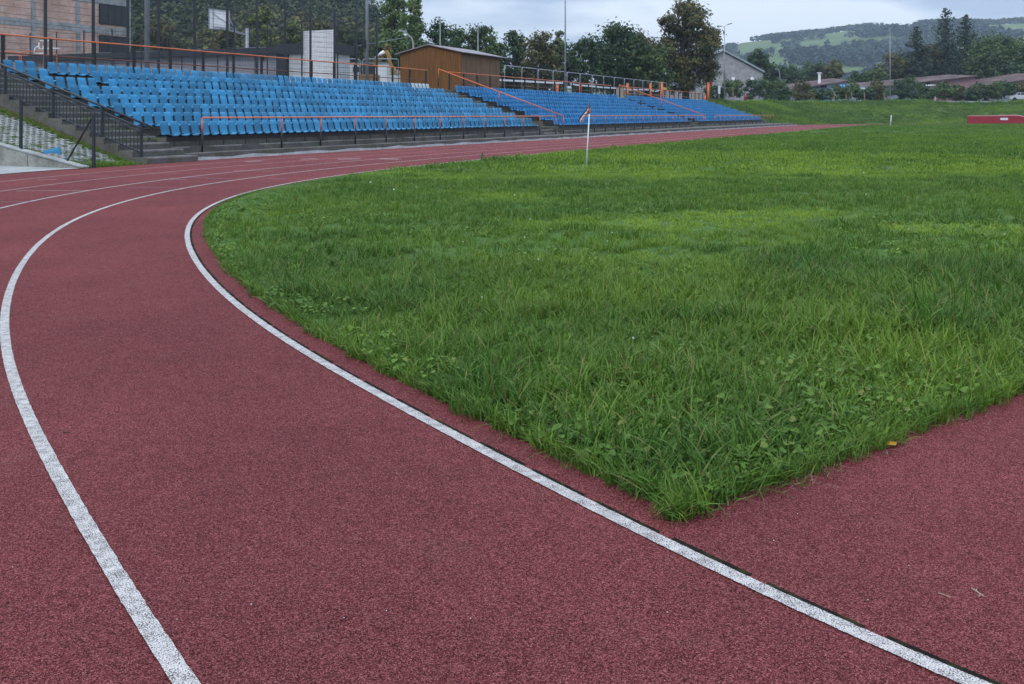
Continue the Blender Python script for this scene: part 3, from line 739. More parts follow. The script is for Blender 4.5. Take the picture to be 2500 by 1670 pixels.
m = MB(); m.tube([(-8.60, -.92, 1.2), (-8.75, -.25, .13)], .022, 6); m.build('brace', M['black'], t)
t = thing('fence_post', 'dark steel fence post standing on the wing wall near the broken blue seat', 'post', (-8.75, 1.31, .4), 'S', fp)
m = MB(); m.box(-8.78, -8.72, 1.28, 1.34, .38, 1.67); m.build('shaft', M['anthracite'], t); m = MB(); m.box(-8.83, -8.69, 1.2, 1.42, .425, .44); m.build('base_plate', M['anthracite'], t)
bs = bpy.data.objects.new('broken_seat', seat_me.copy()); COL.objects.link(bs)
x, y = SM(-8.32, .72); bs.location = (x, y, float(slope_z(-8.32, .72))-.05); bs.rotation_euler = (R(-62), R(12), SANG+R(150)); bs.scale = (1.15, 1.15, 1.15)
tag(bs, 'loose blue seat shell lying on the grid pavers', 'seat')

# grass in the paver cells, along the wall foot and kerb (small tufts)
pts = []; r_ = random.Random(3)
for _ in range(2200):
    s, mm = r_.uniform(-8.65, -6.85), r_.uniform(-.85, 5)
    pr = .45+.9*max(0, .25-mm)+(.6 if s > -7.1 else 0)+(.4 if s < -8.5 else 0)
    if r_.random() < pr: pts.append((*SM(s, mm), float(slope_z(s, mm))-.03, r_.uniform(.35, .85)*(1+.5*(mm < -.5))))
for _ in range(260):
    s = r_.uniform(-6.5, 60); mm = r_.choice([.02, .33, .36, .3])+r_.uniform(-.06, .06)
    if math.sin(s*1.3)+math.sin(s*.47) > .1: pts.append((*SM(s, mm), .2 if mm < .06 else .36, r_.uniform(.3, .6)))
for k in range(8):
    for _ in range(26):
        s = r_.choice([r_.uniform(-6.6, -4.7), r_.uniform(22.9, 25.1)]); pts.append((*SM(s, .3+MR*k+r_.uniform(-.1, .6)), step_z(k)-.02, r_.uniform(.25, .6)))
pts = np.array(pts); n = len(pts)
scatter('paver_grass', 'grass', pts[:, :3], np.stack([rng.normal(0, .2, n), rng.normal(0, .2, n), rng.uniform(0, 6.28, n)], 1), np.repeat(pts[:, 3:], 3, 1), rng.integers(0, 8, n), np.clip(rng.normal(.2, .2, n), 0, .8), mid_lib)

# ------------------------------------------------------------------ platform, far bank, path, hills
foot = [SM(95.6, -.15), (36, 127.5), (44, 136), (56, 141.5), (75, 143.5), (120, 143.5), (320, 143.5)]
crest = [SM(95.6, 8.6), (28, 133), (38, 145), (53, 151), (75, 153), (120, 153), (320, 153)]
cz = [2.72, 2.95, 3.1, 3.2, 3.2, 3.2, 3.2]
def resamp(pts, n):
    pts = np.array(pts, float); d_ = np.concatenate([[0], np.cumsum(np.linalg.norm(np.diff(pts, axis=0), axis=1))])
    q = np.linspace(0, 1, n)**1.6*d_[-1]; return np.stack([np.interp(q, d_, pts[:, i]) for i in range(pts.shape[1])], 1), q
n = 260
fa, _ = resamp(foot, n); ca_, _ = resamp([(*p, z) for p, z in zip(crest, cz)], n)
ks = np.array([0, .06, .18, .34, .5, .66, .82, .94, 1.0]); V = []
for i in range(n):
    for k_ in ks:
        h = ca_[i, 2]*(k_**1.0*.55+.45*(3*k_*k_-2*k_**3))
        x = fa[i, 0]+(ca_[i, 0]-fa[i, 0])*k_; y = fa[i, 1]+(ca_[i, 1]-fa[i, 1])*k_
        h += .16*k_*fld(np.array([x]), np.array([y]), .35, 51)[0]+.07*min(1, k_*4)*fld(np.array([x]), np.array([y]), 1.3, 52)[0]
        V.append((x, y, h-.05*(k_ == 0)))
K = len(ks)
np_mesh('bank', V, [(i*K+j, (i+1)*K+j, (i+1)*K+j+1, i*K+j+1) for i in range(n-1) for j in range(K-1)], M['bank'], 'structure', smooth=True)
pm = MB(); cr = [(x, y, z-.08) for x, y, z in ca_]
pm.add([(*SM(-70, 8.55), 2.71), (*SM(95.6, 8.55), 2.71), (20, 760, 2.71), (-600, 760, 2.71), (-600, 60, 2.71)], [(0, 1, 2, 3, 4)])
cr[0] = (*SM(95.6, 8.55), 2.71)
for p, q in zip(cr[:-1], cr[1:]):
    fp_ = lambda a: (a[0]*2.9-49, 760, 2.71+.4*min(1, (a[0]-23.8)/30))
    pm.add([p, q, fp_(q), fp_(p)], [(3, 2, 1, 0)])
pm.build('terrain', M['yard'], kind='structure')
# left ground so the platform also stands firm at its near-left corner
m = MB(); fr = [(29, 153.2), (40, 155.4), (58, 157.2), (80, 158), (130, 158.5)]
for (x0, y0), (x1, y1) in zip(fr[:-1], fr[1:]):
    m.add([(x0, y0, 2.9), (x1, y1, 2.9), (x1, y1, 3.43), (x0, y0, 3.43), (x0-.6, y0+3.2, 3.44), (x1-.6, y1+3.2, 3.44)], [(0, 1, 2, 3), (3, 2, 5, 4)])
m.build('path', M['pale_concrete'], kind='structure')
sb_ = MB(); q_ = [(-70, 6.6, -.03), (-8.9, 6.6, -.03), (-8.9, 7.6, 1.5), (-70, 7.6, 1.5), (-8.9, 8.6, 2.72), (-70, 8.6, 2.72)]
sb_.add([(*SM(a, b), c) for a, b, c in q_], [(0, 1, 2, 3), (3, 2, 4, 5)]); sb_.build('side_bank', M['bank'], kind='structure')
# turf blades on the bank and its crest
nb = 9000; ii = rng.integers(0, 120, nb); kk = rng.random(nb); pts = np.array(V).reshape(n, K, 3)
a_ = pts[ii, 0]*(1-kk[:, None])+pts[ii, -1]*kk[:, None]; kx = np.clip(np.searchsorted(ks, kk), 1, K-1); lo = ks[kx-1]; f_ = ((kk-lo)/(ks[kx]-lo))[:, None]
a_ = pts[ii, kx-1]*(1-f_)+pts[ii, kx]*f_; a_[:, 0] += rng.uniform(-.5, .5, nb)
tn = np.clip(.12+.4*fld(a_[:, 0], a_[:, 1]*2, .3, 61)+.2*fld(a_[:, 0], a_[:, 2]*4, .9, 62), 0, .9)
scl = rng.uniform(1., 2.2, nb)*(1+.4*(kk > .9))
scatter('bank_grass', 'grass', a_, np.stack([rng.normal(0, .2, nb), rng.normal(0, .2, nb), rng.uniform(0, 6.28, nb)], 1), np.stack([scl, scl, scl*.8], 1), rng.integers(0, 6, nb), tn, far_lib)

def sstep(a, b, x): q = np.clip((x-a)/(b-a), 0, 1); return q*q*(3-2*q)
def hill_l(x, y):
    zt = np.where(x > -46, 27-(x+46)*.36, 27+(-46-x)*.48)
    return np.clip(zt, 0, 130)*sstep(140, 350, y)*(1-.0*y)+2.6+1.5*fld(x, y, .03, 71)*sstep(150, 220, y)
def hill_r(x, y):
    ux = np.array([-900, -120, 150, 330, 341, 408, 456, 490, 540, 625, 720, 790, 880, 1500]); zz = np.array([2, 3, 45, 96, 104, 112, 116, 120, 126, 130, 131, 138, 143, 160])
    zt = np.interp(x*1500/np.maximum(y, 300)*.55+x*.45, ux, zz)
    return zt*sstep(480, 1500, y)*.97+2.6+5*fld(x, y, .012, 72)*sstep(520, 800, y)
def grid(name, x0, x1, nx, y0, y1, ny, fn, mat):
    X, Y = np.meshgrid(np.linspace(x0, x1, nx), np.linspace(y0, y1, ny)); Z = fn(X.ravel(), Y.ravel())
    V = np.stack([X.ravel(), Y.ravel(), Z], 1)
    Q = [(j*nx+i, j*nx+i+1, (j+1)*nx+i+1, (j+1)*nx+i) for j in range(ny-1) for i in range(nx-1)]
    return np_mesh(name, V, Q, mat, 'structure', smooth=True)
t = NT('hill_meadow')
c = t.ramp(t.noise(.012, 5, .6, sc3=(1, 2.5, 1)), [(.3, (.065,.10,.038)), (.5, (.095,.14,.048)), (.7, (.14,.175,.07))])
M['meadow'] = t.fin(t.mix(1., c, t.ramp(t.noise(.15, 4), [(.3, .8), (.7, 1.15)]), 'MULTIPLY'), .9, .1)
M['woodfloor'] = worn('forest_floor', (.02,.03,.014), .3, .05, .95, .05)
grid('wooded_hill', -420, 12, 60, 152, 620, 50, lambda x, y: hill_l(x, y)-.12, M['woodfloor'])
grid('hills', -500, 1500, 80, 470, 1900, 70, hill_r, M['meadow'])

def wood_mat(name, stops, transl):
    t = NT(name); at = t.n('ShaderNodeAttribute', attribute_name='shade'); rp = t.n('ShaderNodeNewGeometry').outputs['Random Per Island']
    c = t.mix(1., t.ramp(at.outputs['Fac'], stops), t.ramp(rp, [(0., .6), (1., 1.45)]), 'MULTIPLY'); m = t.fin(c, .6, .15)
    tr = t.n('ShaderNodeBsdfTranslucent'); t.l(c, tr.inputs['Color']); mx = t.n('ShaderNodeMixShader'); mx.inputs[0].default_value = transl
    t.l(t.b.outputs[0], mx.inputs[1]); t.l(tr.outputs[0], mx.inputs[2]); t.l(mx.outputs[0], t.out.inputs['Surface']); return m
def shade(o, val):
    a = o.data.attributes.new('shade', 'FLOAT', 'FACE'); a.data.foreach_set('value', np.asarray(val, np.float32))
M['lf_wood'] = wood_mat('wooded_hill_leaves', [(0., (.014,.027,.014)), (.45, (.032,.052,.020)), (.75, (.07,.085,.026)), (.9, (.12,.13,.035)), (1., (.15,.10,.035))], .15)
M['lf_far'] = wood_mat('distant_forest_leaves', [(0., (.014,.032,.028)), (.5, (.028,.052,.034)), (.85, (.055,.085,.036)), (1., (.085,.09,.038))], .1)
def leaf_quads(C, size, rg, up=.35, asp=.62, O=None):
    n = len(C); nrm = rg.normal(0, 1, (n, 3)); nrm[:, 2] = np.abs(nrm[:, 2])+up
    if O is not None: nrm = rg.normal(0, .55, (n, 3))+1.25*O+np.array([0, 0, .25])
    nrm = nrm+1e-6; nrm /= np.linalg.norm(nrm, axis=1)[:, None]
    t1 = np.cross(nrm, rg.normal(0, 1, (n, 3))); t1 /= np.linalg.norm(t1, axis=1)[:, None]+1e-9; t2 = np.cross(nrm, t1)
    s = (size*rg.uniform(.55, 1.35, n))[:, None]*.5
    V = np.stack([C-t1*s, C-t2*s*asp-t1*s*.1, C+t1*s, C+t2*s*asp+nrm*s*.25], 1)
    return V.reshape(-1, 3), np.arange(4*n).reshape(-1, 4)
def clumps(rg, cen, rad, ncl, nl, sig, shape='round', holes=.0):
    d = rg.normal(0, 1, (ncl, 3)); d /= np.linalg.norm(d, axis=1)[:, None]
    rr = rg.uniform(.35, 1., ncl)**.6
    c = d*rr[:, None]
    if shape == 'poplar': c[:, :2] *= (1-.55*np.clip(c[:, 2], 0, 1)**1.5)[:, None]
    if shape == 'oval': c[:, :2] *= (1-.35*np.clip(c[:, 2], 0, 1)**2)[:, None]
    c = c*np.array(rad)+np.array(cen)
    cs = rg.uniform(.6, 1.35, ncl)
    k = rg.integers(0, ncl, nl)
    off_ = rg.normal(0, 1, (nl, 3)); off_ /= np.linalg.norm(off_, axis=1)[:, None]; O = off_.copy(); off_ *= (rg.random(nl)**.6*np.where(rg.random(nl) < .12, 1.45, 1.))[:, None]
    return c[k]+off_*(sig*cs[k])[:, None]*np.array([1, 1, .75]), c, O
def tree(name, label, cat, u, vtop, Y, hw, vbot, mat, n=2600, leaf=.42, ncl=34, shape='round', base=2.9, group=None, seed=0, sig=None, trunk=True):
    rg = np.random.default_rng(1000+seed+int(u)); x = X_(u, Y); zt = Z_(vtop, Y); zb = max(base+.1, Z_(vbot, Y)); rx = hw*(1.12 if name == 'broadleaf_tree' else 1.25 if name == 'bush' else 1.)*Y/F
    t = thing(name, label, cat, (x, Y, base), group=group)
    cz_ = (zt+zb)/2; rz_ = (zt-zb)/2; sg = sig or .40*min(rx, rz_)
    n = int(n*1.7); C, cc, O = clumps(rg, (x, Y, cz_), (max(rx-sg*.35, .3), max(rx-sg*.35, .3), max(rz_-sg*.5, .3)), int(ncl*1.2), n, sg, shape)
    kp = C[:, 2] > base+.05; C = C[kp]; O = O[kp]
    V, Q = leaf_quads(C, leaf, rg, O=O); np_mesh('crown', V, Q, mat, parent=t)
    if trunk:
        m = MB(); r0 = max(.10, rx*.085)
        top = zt-.28*(zt-zb)
        m.tube([(x, Y, base-.15), (x+rg.normal(0, .1), Y, base+(top-base)*.35), (x+rg.normal(0, .25), Y, base+(top-base)*.7), (x, Y, top)], [r0*1.25, r0*.9, r0*.6, r0*.2], 7)
        for q in cc[rg.permutation(len(cc))[:12]]:
            h = base+(top-base)*rg.uniform(.25, .8); mid = Vector((x, Y, h)).lerp(Vector(q), .55)+Vector((0, 0, -.05*rx))
            m.tube([(x, Y, h-.2), mid, q], [r0*.42, r0*.25, r0*.08], 5)
        m.build('trunk', M['bark'], t, True)
    return t
def conifer(name, label, u, vtop, Y, hw, base, seed, dens=1., group=None, flat=False):
    rg = np.random.default_rng(seed); x = X_(u, Y); zt = Z_(vtop, Y); rx = hw*Y/F; Ht = zt-base
    t = thing(name, label, 'tree', (x, Y, base), group=group); Cs = []
    nw = int(Ht/.5)
    for i in range(nw):
        tt = (i+.5)/nw; z = base+Ht*(.06+.94*tt); r = 1.45*rx*(1-tt)**.72*(1+.14*math.sin(i*2.1))+.2
        for j in range(int(9+9*(1-tt))):
            az = rg.uniform(0, 6.283); L_ = r*rg.uniform(.6, 1.1); q = np.linspace(.12, 1, max(3, int(L_/.28*dens)))
            Cs.append(np.stack([x+np.cos(az)*L_*q, Y+np.sin(az)*L_*q, z-.22*L_*q+.30*L_*q**3*(1 if not flat else 1.6)+rg.normal(0, .07, len(q))], 1)+rg.normal(0, .08, (len(q), 3)))
    C = np.concatenate(Cs); C = C[C[:, 2] > base+.1]
    V, Q = leaf_quads(C, .62, rg, .2, .5); np_mesh('crown', V, Q, M['lf_con'], parent=t)
    m = MB(); m.tube([(x, Y, base-.1), (x, Y, base+Ht*.6), (x, Y, zt-.1)], [rx*.09+.1, rx*.05+.05, .03], 7); m.build('trunk', M['bark'], t, True)
TG = 'trees in a row behind the terrace'
tree('poplar_tree', 'tall pale green poplar with loose airy crown, left one of the poplar pair', 'tree', 962, -58, 112, 34, 150, M['lf_poplar'], 5200, .36, 64, 'poplar', group='pale green poplars', sig=.75, seed=1)
tree('poplar_tree', 'tall pale green poplar with a see-through crown beside the fuller poplar', 'tree', 1013, -42, 116, 22, 150, M['lf_poplar'], 2700, .36, 46, 'poplar', group='pale green poplars', sig=.65, seed=2)
T = [  # name, label, u, vtop, Y, half width px, vbot, mat, n, ncl, shape
 ('broadleaf_tree', 'dull green tree at the foot of the pale poplars behind the yellow digger', 950, 66, 100, 48, 215, 'lf_mid', 2600, 34, 'round'),
 ('broadleaf_tree', 'dark green bushy tree behind the ridge of the brown shed', 1078, 42, 118, 46, 225, 'lf_dark', 3200, 42, 'oval'),
 ('broadleaf_tree', 'low dark tree filling the gap between the poplars and shed roof', 1020, 92, 106, 42, 225, 'lf_dark', 2200, 30, 'round'),
 ('broadleaf_tree', 'rounded grey-green tree above the right end of the brown shed roof', 1178, 46, 122, 56, 225, 'lf_mid', 3400, 46, 'oval'),
 ('broadleaf_tree', 'narrow dark pointed tree just beyond the brown shed', 1256, 60, 124, 36, 225, 'lf_dark', 2400, 32, 'poplar'),
 ('broadleaf_tree', 'low dark green tree between the shed roof and grey-green tree', 1122, 66, 128, 34, 225, 'lf_dark', 2000, 30, 'round'),
 ('broadleaf_tree', 'yellowing tree with ragged top to the left of the tall slim mast', 1318, 66, 118, 46, 225, 'lf_brown', 3000, 40, 'oval'),
 ('broadleaf_tree', 'olive tree directly behind the tall slim mast', 1366, 62, 126, 34, 225, 'lf_mid', 2300, 34, 'oval'),
 ('broadleaf_tree', 'dark green tree just right of the tall slim mast', 1424, 82, 120, 42, 230, 'lf_dark', 2700, 36, 'round'),
 ('broadleaf_tree', 'largest dark green tree in the middle of the row, with spiky top', 1506, 33, 124, 66, 232, 'lf_dark', 4600, 60, 'oval'),
 ('broadleaf_tree', 'thin pale brownish tree behind the largest dark green tree', 1572, 50, 142, 34, 235, 'lf_brown', 1800, 32, 'poplar'),
 ('broadleaf_tree', 'dark rounded tree at the foot of the big brown-green tree', 1592, 96, 122, 50, 235, 'lf_mid', 3000, 40, 'round'),
]
for i, (nm, lb, u, vt, Y, hw, vb, mt, n_, nc, sh) in enumerate(T): tree(nm, lb, 'tree', u, vt, Y, hw, 252, M[mt], int(n_*1.25), .40, int(nc*1.2), sh, group=TG, seed=i*13)
bt = tree('large_tree', 'tallest tree, with broad brownish green crown, beside the concrete hall', 'tree', 1674, -8, 128, 94, 240, M['lf_brown'], 11500, .40, 96, 'oval', seed=77, sig=1.2)
HG = 'trees behind the low sheds'
for i, (lb, u, vt, Y, hw, vb, mt, n_, nc, sh) in enumerate([
 ('slim dark tree standing behind the sloping roof of the concrete hall', 1852, 114, 205, 26, 205, 'lf_dark', 1800, 30, 'oval'),
 ('dark low tree between the concrete hall and the curved street lamp', 1880, 150, 210, 34, 225, 'lf_dark', 1700, 24, 'round'),
 ('dark green tree right of the curved street lamp', 1942, 156, 215, 36, 225, 'lf_dark', 1800, 24, 'round'),
 ('dark green tree behind the flue pipe', 1995, 148, 220, 36, 225, 'lf_dark', 1900, 26, 'round'),
 ('brown-topped tree behind the shed with blue tarpaulins', 2036, 145, 212, 30, 225, 'lf_brown', 1800, 24, 'round'),
 ('dark tree at the left foot of the twin-headed lamp mast', 2096, 170, 225, 40, 230, 'lf_dark', 1700, 24, 'round'),
 ('orange-brown tree directly behind the twin-headed lamp mast', 2182, 122, 215, 38, 225, 'lf_brown', 2600, 34, 'round'),
 ('small dark tree between the orange-brown tree and its left neighbour', 2135, 160, 208, 30, 225, 'lf_mid', 1600, 22, 'round'),
 ('brownish tree between the spruce trees', 2282, 95, 218, 34, 225, 'lf_brown', 2400, 32, 'oval'),
 ('broad yellow-green tree at the far side of the spruces', 2436, 74, 206, 68, 228, 'lf_mid', 6200, 64, 'round'),
 ('yellow-green tree at the very edge of the photo beyond the sheds', 2500, 80, 203, 54, 228, 'lf_mid', 4200, 48, 'round'),
 ('dark green tree below the broad yellow-green tree', 2470, 150, 200, 44, 228, 'lf_dark', 2200, 28, 'round')]):
    tree('broadleaf_tree', lb, 'tree', u, vt, Y, hw, vb, M[mt], n_, .58, nc, sh, base=3.1, group=HG, seed=200+i*7)
CG = 'tall spruces behind the low sheds'
conifer('spruce_tree', 'dense pointed dark spruce nearest the twin-headed lamp mast', 2238, 64, 214, 44, 3.1, 5, 1.2, CG)
conifer('spruce_tree', 'tallest spruce with open drooping branches and bare tip', 2308, 22, 216, 48, 3.1, 6, .9, CG, True)
conifer('spruce_tree', 'broad dark spruce beside the tallest one', 2358, 36, 219, 52, 3.1, 7, 1.2, CG)

# hedge bushes and saplings on the bank top
BG = 'bushes along the path on top of the bank'
for i, (lb, u, vt, hw, mt) in enumerate([(a_, b_, c_-10, d_*1.15, e_) for a_, b_, c_, d_, e_ in [
 ('round yellow-green bush under the concrete hall', 1790, 197, 17, 'lf_mid'), ('slender dark bush in front of the concrete hall', 1838, 202, 16, 'lf_dark'),
 ('largest brown-green bush at the corner of the concrete hall', 1880, 189, 27, 'lf_mid'), ('small bush right of the largest bush', 1912, 216, 15, 'lf_dark'),
 ('yellow-tipped bush in front of the low brown roof', 1958, 203, 22, 'lf_brown'), ('low dark bush left of the blue tarpaulins', 2000, 222, 26, 'lf_dark'),
 ('grey-green bush below the blue tarpaulins', 2046, 214, 24, 'lf_mid'), ('loose grey bush between two bare stakes', 2085, 212, 20, 'lf_mid'),
 ('brown bush left of the twin-headed lamp mast', 2142, 202, 18, 'lf_brown'), ('low bush at the foot of the twin-headed lamp mast', 2118, 222, 18, 'lf_dark'),
 ('dark bush just right of the twin-headed lamp mast', 2196, 204, 24, 'lf_dark'), ('tallest dark bush below the brown roof', 2229, 190, 26, 'lf_dark'),
 ('small bush before the white awning', 2262, 212, 20, 'lf_dark'), ('rounded bush in front of the pink wall', 2310, 205, 24, 'lf_mid'),
 ('thin pale bush beside the pink wall', 2346, 220, 22, 'lf_brown'), ('tall bush below the second brown roof', 2412, 208, 28, 'lf_mid'),
 ('dark bush between the second roof and the white car', 2452, 205, 26, 'lf_dark'), ('yellowish bush above the white car', 2487, 209, 20, 'lf_brown'),
 ('low dark bush left of the white car', 2380, 222, 22, 'lf_dark'), ('low bush behind the large orange post', 1745, 214, 18, 'lf_dark')]]):
    tree('bush', lb, 'bush', u, vt, 166+(i % 3)*4, hw, 250, M[mt], 1300, .40, 22, 'round', base=3.15, group=BG, seed=400+i, trunk=False)
for i, (lb, u, v0) in enumerate([('bare wooden sapling stake in front of the round yellow-green bush', 1790, 212), ('bare stake left of the blue tarpaulins pair', 2037, 226), ('bare stake under the blue tarpaulins', 2066, 229), ('bare stake right of the blue tarpaulins', 2080, 224), ('bare stake in front of the low white wall', 2111, 226), ('short stake left of the twin-headed lamp mast', 2159, 228)]):
    Yb = 158.; t = thing('tree_stake', lb, 'stake', (X_(u, Yb), Yb, 3.2), group='wooden tree stakes along the bank top')
    m = MB(); m.tube([(X_(u, Yb), Yb, 3.1), (X_(u, Yb)-.05, Yb, Z_(v0, Yb))], .07, 6); m.build('pole', M['stake'], t)
    m = MB(); m.tube([(X_(u, Yb)-.2, Yb+.1, 4.2), (X_(u, Yb)+.2, Yb+.1, 4.25)], .03, 5); m.build('tie', M['anthracite'], t)
# wooded hill behind the court (one mass)
rg = np.random.default_rng(11); Cs = []; 
yy = rg.uniform(146, 420, 5200); xx = -rg.uniform(-.05, .44, 5200)*yy-rg.uniform(-18, 10, 5200)
keep = (rg.random(5200) < np.clip(190/yy, .25, 1)) & (xx < -.132*yy)
xx, yy = xx[keep], yy[keep]; zz = hill_l(xx, yy)
print('wood', len(xx))
SH = []; OO = []
for x, y, z in zip(xx, yy, zz):
    hgt = rg.uniform(7, 12.5); r = hgt*rg.uniform(.24, .42); k = int(120 if y < 260 else 75)
    d_ = rg.normal(0, 1, (k, 3)); d_ /= np.linalg.norm(d_, axis=1)[:, None]; OO.append(d_.copy()); d_ *= (rg.random(k)**.22*np.where(rg.random(k) < .15, 1.2, 1))[:, None]
    SH += [float(np.clip(.34+.3*fld(np.array([x]), np.array([y]), .06, 91)[0]+rg.normal(0, .2)+.22*(y < 190), 0, 1))]*k
    Cs.append(np.array([x, y, z+hgt*.58])+d_*np.array([r, r, hgt*.45]))
V, Q = leaf_quads(np.concatenate(Cs), 1.0, rg, .5, O=np.concatenate(OO)); shade(np_mesh('forest', V, Q, M['lf_wood'], 'stuff'), SH)
for i, (lb, u, vt, Y, hw, mt) in enumerate([('yellow-green tree at the foot of the wooded hill above the dark flat roof', 640, 14, 108, 36, 'lf_yel'), ('brownish tree below the basketball backboard', 548, 60, 106, 40, 'lf_brown'),
     ('olive tree left of the tall white court panel', 706, 40, 110, 42, 'lf_yel'), ('dark olive tree between the two grey masts by the white court panel', 850, 40, 112, 44, 'lf_mid'), ('autumn-tinted tree beside the brick building', 395, 38, 112, 44, 'lf_brown'), ('dull green tree beyond the right edge of the white court panel', 780, 30, 118, 38, 'lf_brown'), ('dark tree behind the left end of the flat roof', 345, 66, 122, 26, 'lf_mid')]):
    tree('broadleaf_tree', lb, 'tree', u, vt, Y, hw, 190, M[mt], 2300, .42, 32, 'oval', base=2.7, group='trees at the foot of the wooded hill', seed=600+i)
# woods scattered over the far hills (one mass)
n_ = 26000; yy = rg.uniform(560, 1560, n_); xx = rg.uniform(.12, .58, n_)*yy
zz = hill_r(xx, yy)
msk = fld(xx*.8, yy*1.5, .012, 81)+.7*fld(xx, yy*1.8, .035, 82)+.25*fld(xx, yy, .09, 83)
vv = VH-(zz-H)*F/yy; uu = CX+xx*F/yy
bias = .30-.85*np.exp(-((uu-2470)/120)**2-((vv-80)/45)**2)-.7*np.exp(-((uu-1830)/90)**2-((vv-108)/12)**2)-.6*np.exp(-((uu-2010)/70)**2-((vv-112)/14)**2)-.6*np.exp(-((uu-1990)/70)**2-((vv-140)/10)**2)
k = (msk+bias > .60)
xx, yy, zz = xx[k], yy[k], zz[k]; print('hilltrees', len(xx)); Cs = []
nq = 9
C = np.repeat(np.stack([xx, yy, zz+4.5], 1), nq, 0); d_ = rg.normal(0, 1, (len(C), 3)); d_ /= np.linalg.norm(d_, axis=1)[:, None]
C = C+d_*np.array([3., 3., 4.2])*(rg.random(len(C))**.4)[:, None]
V, Q = leaf_quads(C, 4.4, rg, .6, .8); shade(np_mesh('woods', V, Q, M['lf_far'], 'stuff'), np.repeat(np.clip(.42+.35*fld(xx, yy*1.6, .018, 92)+rg.normal(0, .13, len(xx)), 0, 1), nq))

# ------------------------------------------------------------------ court fences and masts behind the terrace
def mesh_fence(label, p, q, z0, z1, posts, hs, vs, wh, wv, name='mesh_fence', pw=.07, group='tall dark wire mesh court fences'):
    p, q = np.array(p), np.array(q); L = np.linalg.norm(q-p); d_ = (q-p)/L
    t = thing(name, label, 'fence', (p[0], p[1], z0), group=group)
    def at(l, z): return (p[0]+d_[0]*l, p[1]+d_[1]*l, z)
    m = MB()
    for z in np.arange(z0+.1, z1+.01, hs):
        m.bar(at(0, z), at(L, z), wh, wh)
    m.build('horizontal_wires', M['anthracite'], t)
    m = MB()
    for l in np.arange(.02, L, vs): m.bar(at(l, z0+.05), at(l, z1), wv, wv, up=(d_[0], d_[1], 0))
    m.build('vertical_wires', M['anthracite'], t)
    for l in posts:
        m = MB(); m.bar(at(l, z0-.2), at(l, z1+.06), pw, pw, up=(d_[0], d_[1], 0)); m.build('post', M['anthracite'], t)
    return t
us = [-6, 111, 227.6, 312, 387, 475.4, 555, 627.5, 696, 758, 817, 870, 920]
ss = [s_at(u, 10.) for u in us]
mesh_fence('tall dark wire mesh fence with square posts running behind the back railing', SM(ss[0], 10), SM(ss[-1], 10), 2.7, 6.82, [s-ss[0] for s in ss], .25, .05, .010, .0030, pw=.085)
e0_, e1_ = np.array(SM(21.7, 10.1)), np.array(SM(21.7, 41))
mesh_fence('dark wire mesh fence closing the far end of the ball court before the flat-roofed cabin', e0_, e1_, 2.7, 6.8, list(np.arange(2.5, 31, 2.5)), .3, .12, .012, .006, pw=.06)
m1_, m2_ = np.array(SM(-1.5, 41)), np.array(SM(21.6, 41))
def mast(name, label, cat, u, m_, r0, r1, z1, base=2.6, s=None, group=None):
    s = s if s is not None else s_at(u, m_); x, y = SM(s, m_)
    t = thing(name, label, cat, (x, y, base), group=group)
    m = MB(); m.tube([(x, y, base), (x, y, (base+z1)/2), (x, y, z1)], [r0, (r0+r1)/2, r1], 12); m.build('pole', M['galv'], t, True)
    m = MB(); m.tube([(x, y, base), (x, y, base+.12)], r0*1.6, 10); m.build('base_flange', M['galv'], t, True)
    return t, x, y
FG = 'floodlight masts behind the terrace'
t, x, y = mast('floodlight_mast', 'thick grey steel mast in front of the dark windows of the brick building', 'mast', 358.9, 9., .10, .085, 14, group=FG)
m = MB(); m.box(x-.6, x+.6, y-.08, y+.08, 13.7, 14.2); m.build('lamp_head', M['anthracite'], t)
t, x, y = mast('floodlight_mast', 'grey steel mast at the end of the mesh fence beside the digger', 'mast', 896, 9.2, .088, .07, 14, group=FG)
m = MB(); m.box(x-.6, x+.6, y-.08, y+.08, 13.7, 14.2); m.build('lamp_head', M['anthracite'], t)
m = MB(); m.box(x-.28, x-.06, y-.12, y+.12, Z_(112, y)-.15, Z_(112, y)+.3); m.build('control_box', M['black'], t)
t, x, y = mast('floodlight_mast', 'slender pale mast rising out of the frame behind the middle seats', 'mast', 1380, 9., .075, .05, 14.5, group=FG)
m = MB(); m.box(x-.6, x+.6, y-.08, y+.08, 14.3, 14.7); m.build('lamp_head', M['anthracite'], t)
def lamp(label, u, v0, Y, base, arms, r=.075, name='street_lamp', mat='white_steel'):
    x = X_(u, Y); zt = Z_(v0, Y); t = thing(name, label, 'street lamp', (x, Y, base), group='slim lamp posts around the stadium')
    m = MB(); m.tube([(x, Y, base-.3), (x, Y, (base+zt)/2), (x, Y, zt)], [r*1.25, r, r*.75], 8); m.build('pole', M[mat], t, True)
    for dx, dz in arms:
        m = MB(); m.tube([(x, Y, zt-.05), (x+dx*.5, Y, zt+dz*.7)], r*.5, 6); m.build('arm', M[mat], t, True)
        m = MB(); m.bar((x+dx*.42, Y, zt+dz*.62), (x+dx, Y, zt+dz), .34, .10); m.build('lamp_head', M['anthracite'] if len(arms) > 1 else M['galv'], t)
lamp('pale lamp post with a short lamp in front of the tallest tree', 1697, 86, 126, 2.7, [(.75, .05)], .062, mat='galv')
lamp('lamp mast with two dark lamp heads above the concrete hall', 1768.5, 65, 136, 2.9, [(-1.0, .08), (1.05, .45)], .068, mat='galv')
lamp('twin-headed lamp mast standing on the bank in front of the hills', 2173, 71, 157, 3.2, [(-.95, .05), (.95, .42)], .068, mat='galv')
